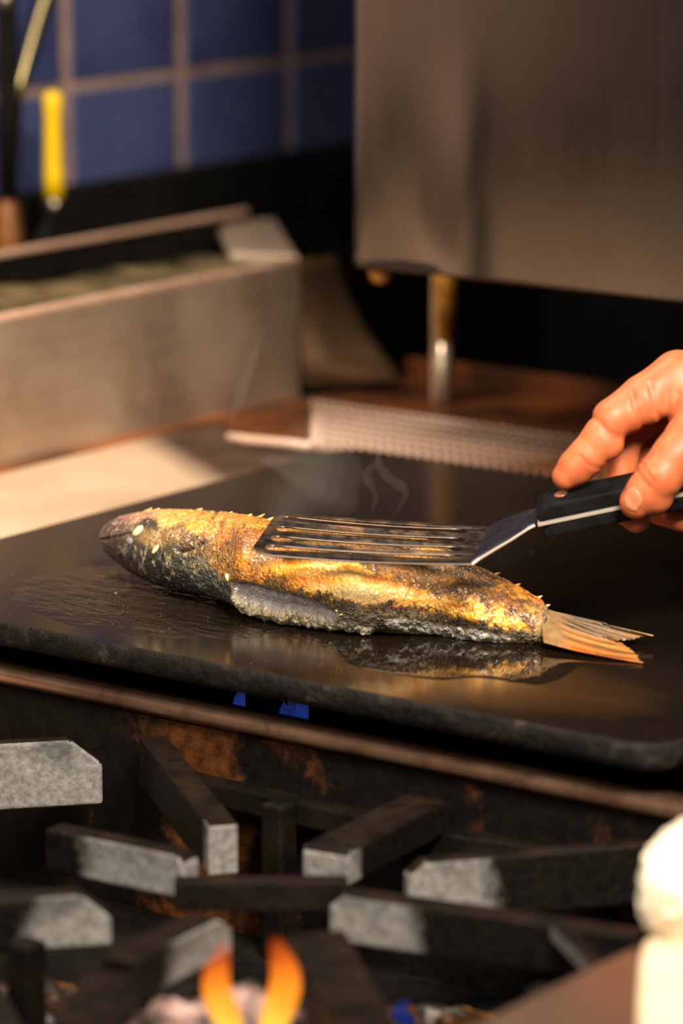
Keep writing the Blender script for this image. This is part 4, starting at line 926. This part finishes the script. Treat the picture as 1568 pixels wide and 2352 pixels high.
k = N('nail'); k.set(color=srgb(196, 120, 86), rough=0.22, sss=0.05, spec=0.5); m_nail = k.m
nl = raw('thumb_nail', NV[used], [tuple(rm_[v] for v in q) for q in Fc], m_nail, ho, smooth=True); nl.modifiers.new('t', 'SOLIDIFY').thickness = 0.0005
m_sleeve = simple('chef_sleeve_cotton', srgb(40, 40, 44), srgb(58, 58, 62), 60, (0.85, 0.95), 0, 0.3)
W0 = hw_(np.array([J(2230, 690, -37)]))[0]; W1_ = hw_(np.array([J(2420, 612, -39)]))[0]; dv = (W1_-W0)
tube('sleeve', [W0, W0+dv*0.1, W0+dv*0.5, W0+dv*1.5, W0+dv*3.2], [0.036, 0.040, 0.041, 0.044, 0.050], m_sleeve, hn, 32)

# ------------------------------------------------------------------ oil and droplets on the plate
k = N('hot_oil'); g = k.noise(120, 3, vec=k.mapping((0.5, 1.4, 1)))
k.set(color=k.ramp(g, [(0.3, (0.006, 0.0035, 0.002)), (0.7, (0.011, 0.006, 0.003))]), rough=0.025, ior=1.5, normal=k.bump(g, 0.12, 0.0006)); m_oil = k.m
pp = [(505,1372),(518,1408),(534,1440),(590,1446),(650,1456),(712,1468),(770,1496),(800,1522),(850,1540),(930,1552),(1010,1562),(1090,1556),(1170,1566),(1240,1572),(1300,1552),(1340,1530),(1420,1532),(1490,1526),(1440,1508),(1330,1480),(1240,1440),(1000,1400),(700,1370)]
P = np.array([onz(a, b, 0)[:2] for a, b in pp]); Pc = []
for i in range(len(P)):
    p0, p1, p2, p3 = P[i-1], P[i], P[(i+1) % len(P)], P[(i+2) % len(P)]
    for t in np.linspace(0, 1, 12, endpoint=False):
        Pc.append(0.5*((2*p1)+(p2-p0)*t+(2*p0-5*p1+4*p2-p3)*t*t+(3*p1-p0-3*p2+p3)*t**3))
Pc = np.array(Pc); n = len(Pc); nr = np.roll(Pc, -1, 0)-np.roll(Pc, 1, 0); nr = np.c_[nr[:, 1], -nr[:, 0]]; nr /= np.linalg.norm(nr, axis=1)[:, None]+1e-9
ar = (Pc[:, 0]*np.roll(Pc[:, 1], -1)-np.roll(Pc[:, 0], -1)*Pc[:, 1]).sum()
if ar < 0: nr = -nr
Pc = Pc+nr*((fbm(np.c_[Pc, np.zeros(n)], 160, 3)-0.5)*0.004)[:, None]
V = []; rings = [(0, 0.00005), (-0.0006, 0.00014), (-0.0016, 0.00026), (-0.0040, 0.00036)]
for o_, z in rings: V += [(*(Pc[i]+nr[i]*o_), z) for i in range(n)]
Fc = [(r*n+i, r*n+(i+1) % n, (r+1)*n+(i+1) % n, (r+1)*n+i) if ar > 0 else (r*n+i, (r+1)*n+i, (r+1)*n+(i+1) % n, r*n+(i+1) % n) for r in range(3) for i in range(n)]
Fc.append(tuple(3*n+i for i in (range(n) if ar > 0 else range(n-1, -1, -1))))
op = raw('oil_puddle', V, Fc, m_oil, None, loc=onz(850, 1480, 0)); op.data.shade_smooth(); tag(op, 'shiny puddle of hot oil in front of the fish belly', 'oil')
V = []; Fc = []
def drop(p, r, h):
    b0 = len(V); V.append((p[0], p[1], p[2]+h))
    for rr, zz in ((0.7, 0.72), (1, 0.0)):
        for q in range(8):
            a = q*math.pi/4; V.append((p[0]+r*rr*math.cos(a), p[1]+r*rr*math.sin(a), p[2]+h*zz))
    for q in range(8):
        Fc.append((b0, b0+1+q, b0+1+(q+1) % 8)); Fc.append((b0+1+q, b0+9+q, b0+9+(q+1) % 8, b0+1+(q+1) % 8))
for i in range(190):
    if i < 80: x, y = rng.uniform(20, 480), rng.uniform(1290, 1450)
    elif i < 140: x, y = rng.normal(950, 280), rng.uniform(1470, 1600)
    else: x, y = rng.uniform(500, 1560), rng.uniform(1080, 1300)
    p = onz(x, y, 0.0)
    if not (PX0+0.01 < p[0] < PX1-0.01 and PY0+0.01 < p[1] < PY1-0.01): continue
    r = rng.uniform(0.00025, 0.0006)*(1.5 if rng.random() < 0.12 else 1); drop(p, r, r*0.55)
k = N('oil_droplet'); k.set(color=(0.03, 0.02, 0.014), rough=0.08, ior=1.5); od = raw('oil_droplets', V, Fc, k.m, None, smooth=True, loc=onz(600, 1400, 0)); tag(od, 'tiny oil droplets spattered over the black griddle plate', 'oil', kind='stuff')

# ------------------------------------------------------------------ steam rising from the fish
k = N('thin_steam'); k.t.nodes.remove(k.b); vs_ = k.n('VolumeScatter'); vs_.inputs['Color'].default_value = (1, 0.97, 0.92, 1); vs_.inputs['Density'].default_value = 7.0; vs_.inputs['Anisotropy'].default_value = 0.2
k.l(vs_.outputs[0], k.out.inputs['Volume']); m_steam = k.m
def wisp(label, pts, dep, rad):
    P = np.array([atd(x, y, dep) for x, y in pts]); Q = []; R = []
    n = len(P)
    for i in range(n-1):
        p0, p1, p2, p3 = P[max(i-1, 0)], P[i], P[i+1], P[min(i+2, n-1)]
        for t in np.linspace(0, 1, 8, endpoint=False):
            Q.append(0.5*((2*p1)+(p2-p0)*t+(2*p0-5*p1+4*p2-p3)*t*t+(3*p1-p0-3*p2+p3)*t**3)); R.append(0)
    Q = np.array(Q); L = np.linspace(0, 1, len(Q)); R = rad*np.sin(math.pi*np.clip(L, 0.03, 0.97))**0.7*(0.75+0.5*vnoise(np.c_[L*9, L*0+dep*50, L*0]))
    o = tube('steam', Q, R, m_steam, None, 12, loc=Q[0]); tag(o, label, 'steam', kind='stuff'); return o
wisp('curling wisp of steam right above the spatula blade', [(850,1180),(862,1140),(842,1090),(868,1060),(858,1040)], dS+0.05, 0.0026)
wisp('longer wisp of steam drifting right above the blade', [(905,1185),(930,1140),(925,1120),(890,1095),(868,1058),(880,1030)], dS+0.06, 0.0030)
wisp('faint wisp of steam rising before the splash panel', [(520,1010),(545,930),(572,850),(590,800),(602,762)], dS+0.10, 0.0036)
m_steam = m_steam.copy(); m_steam.name = 'thin_veil'; [n_ for n_ in m_steam.node_tree.nodes if n_.type == 'VOLUME_SCATTER'][0].inputs['Density'].default_value = 1.1
for rad_ in (0.010, 0.018, 0.028):
    wisp('faint broad veil of steam over the fish back, thickest behind the blade', [(640,1215),(660,1170),(700,1120),(720,1070),(730,1010),(745,940)], dS+0.06, rad_)['group'] = 'layers of thin steam over the fish'
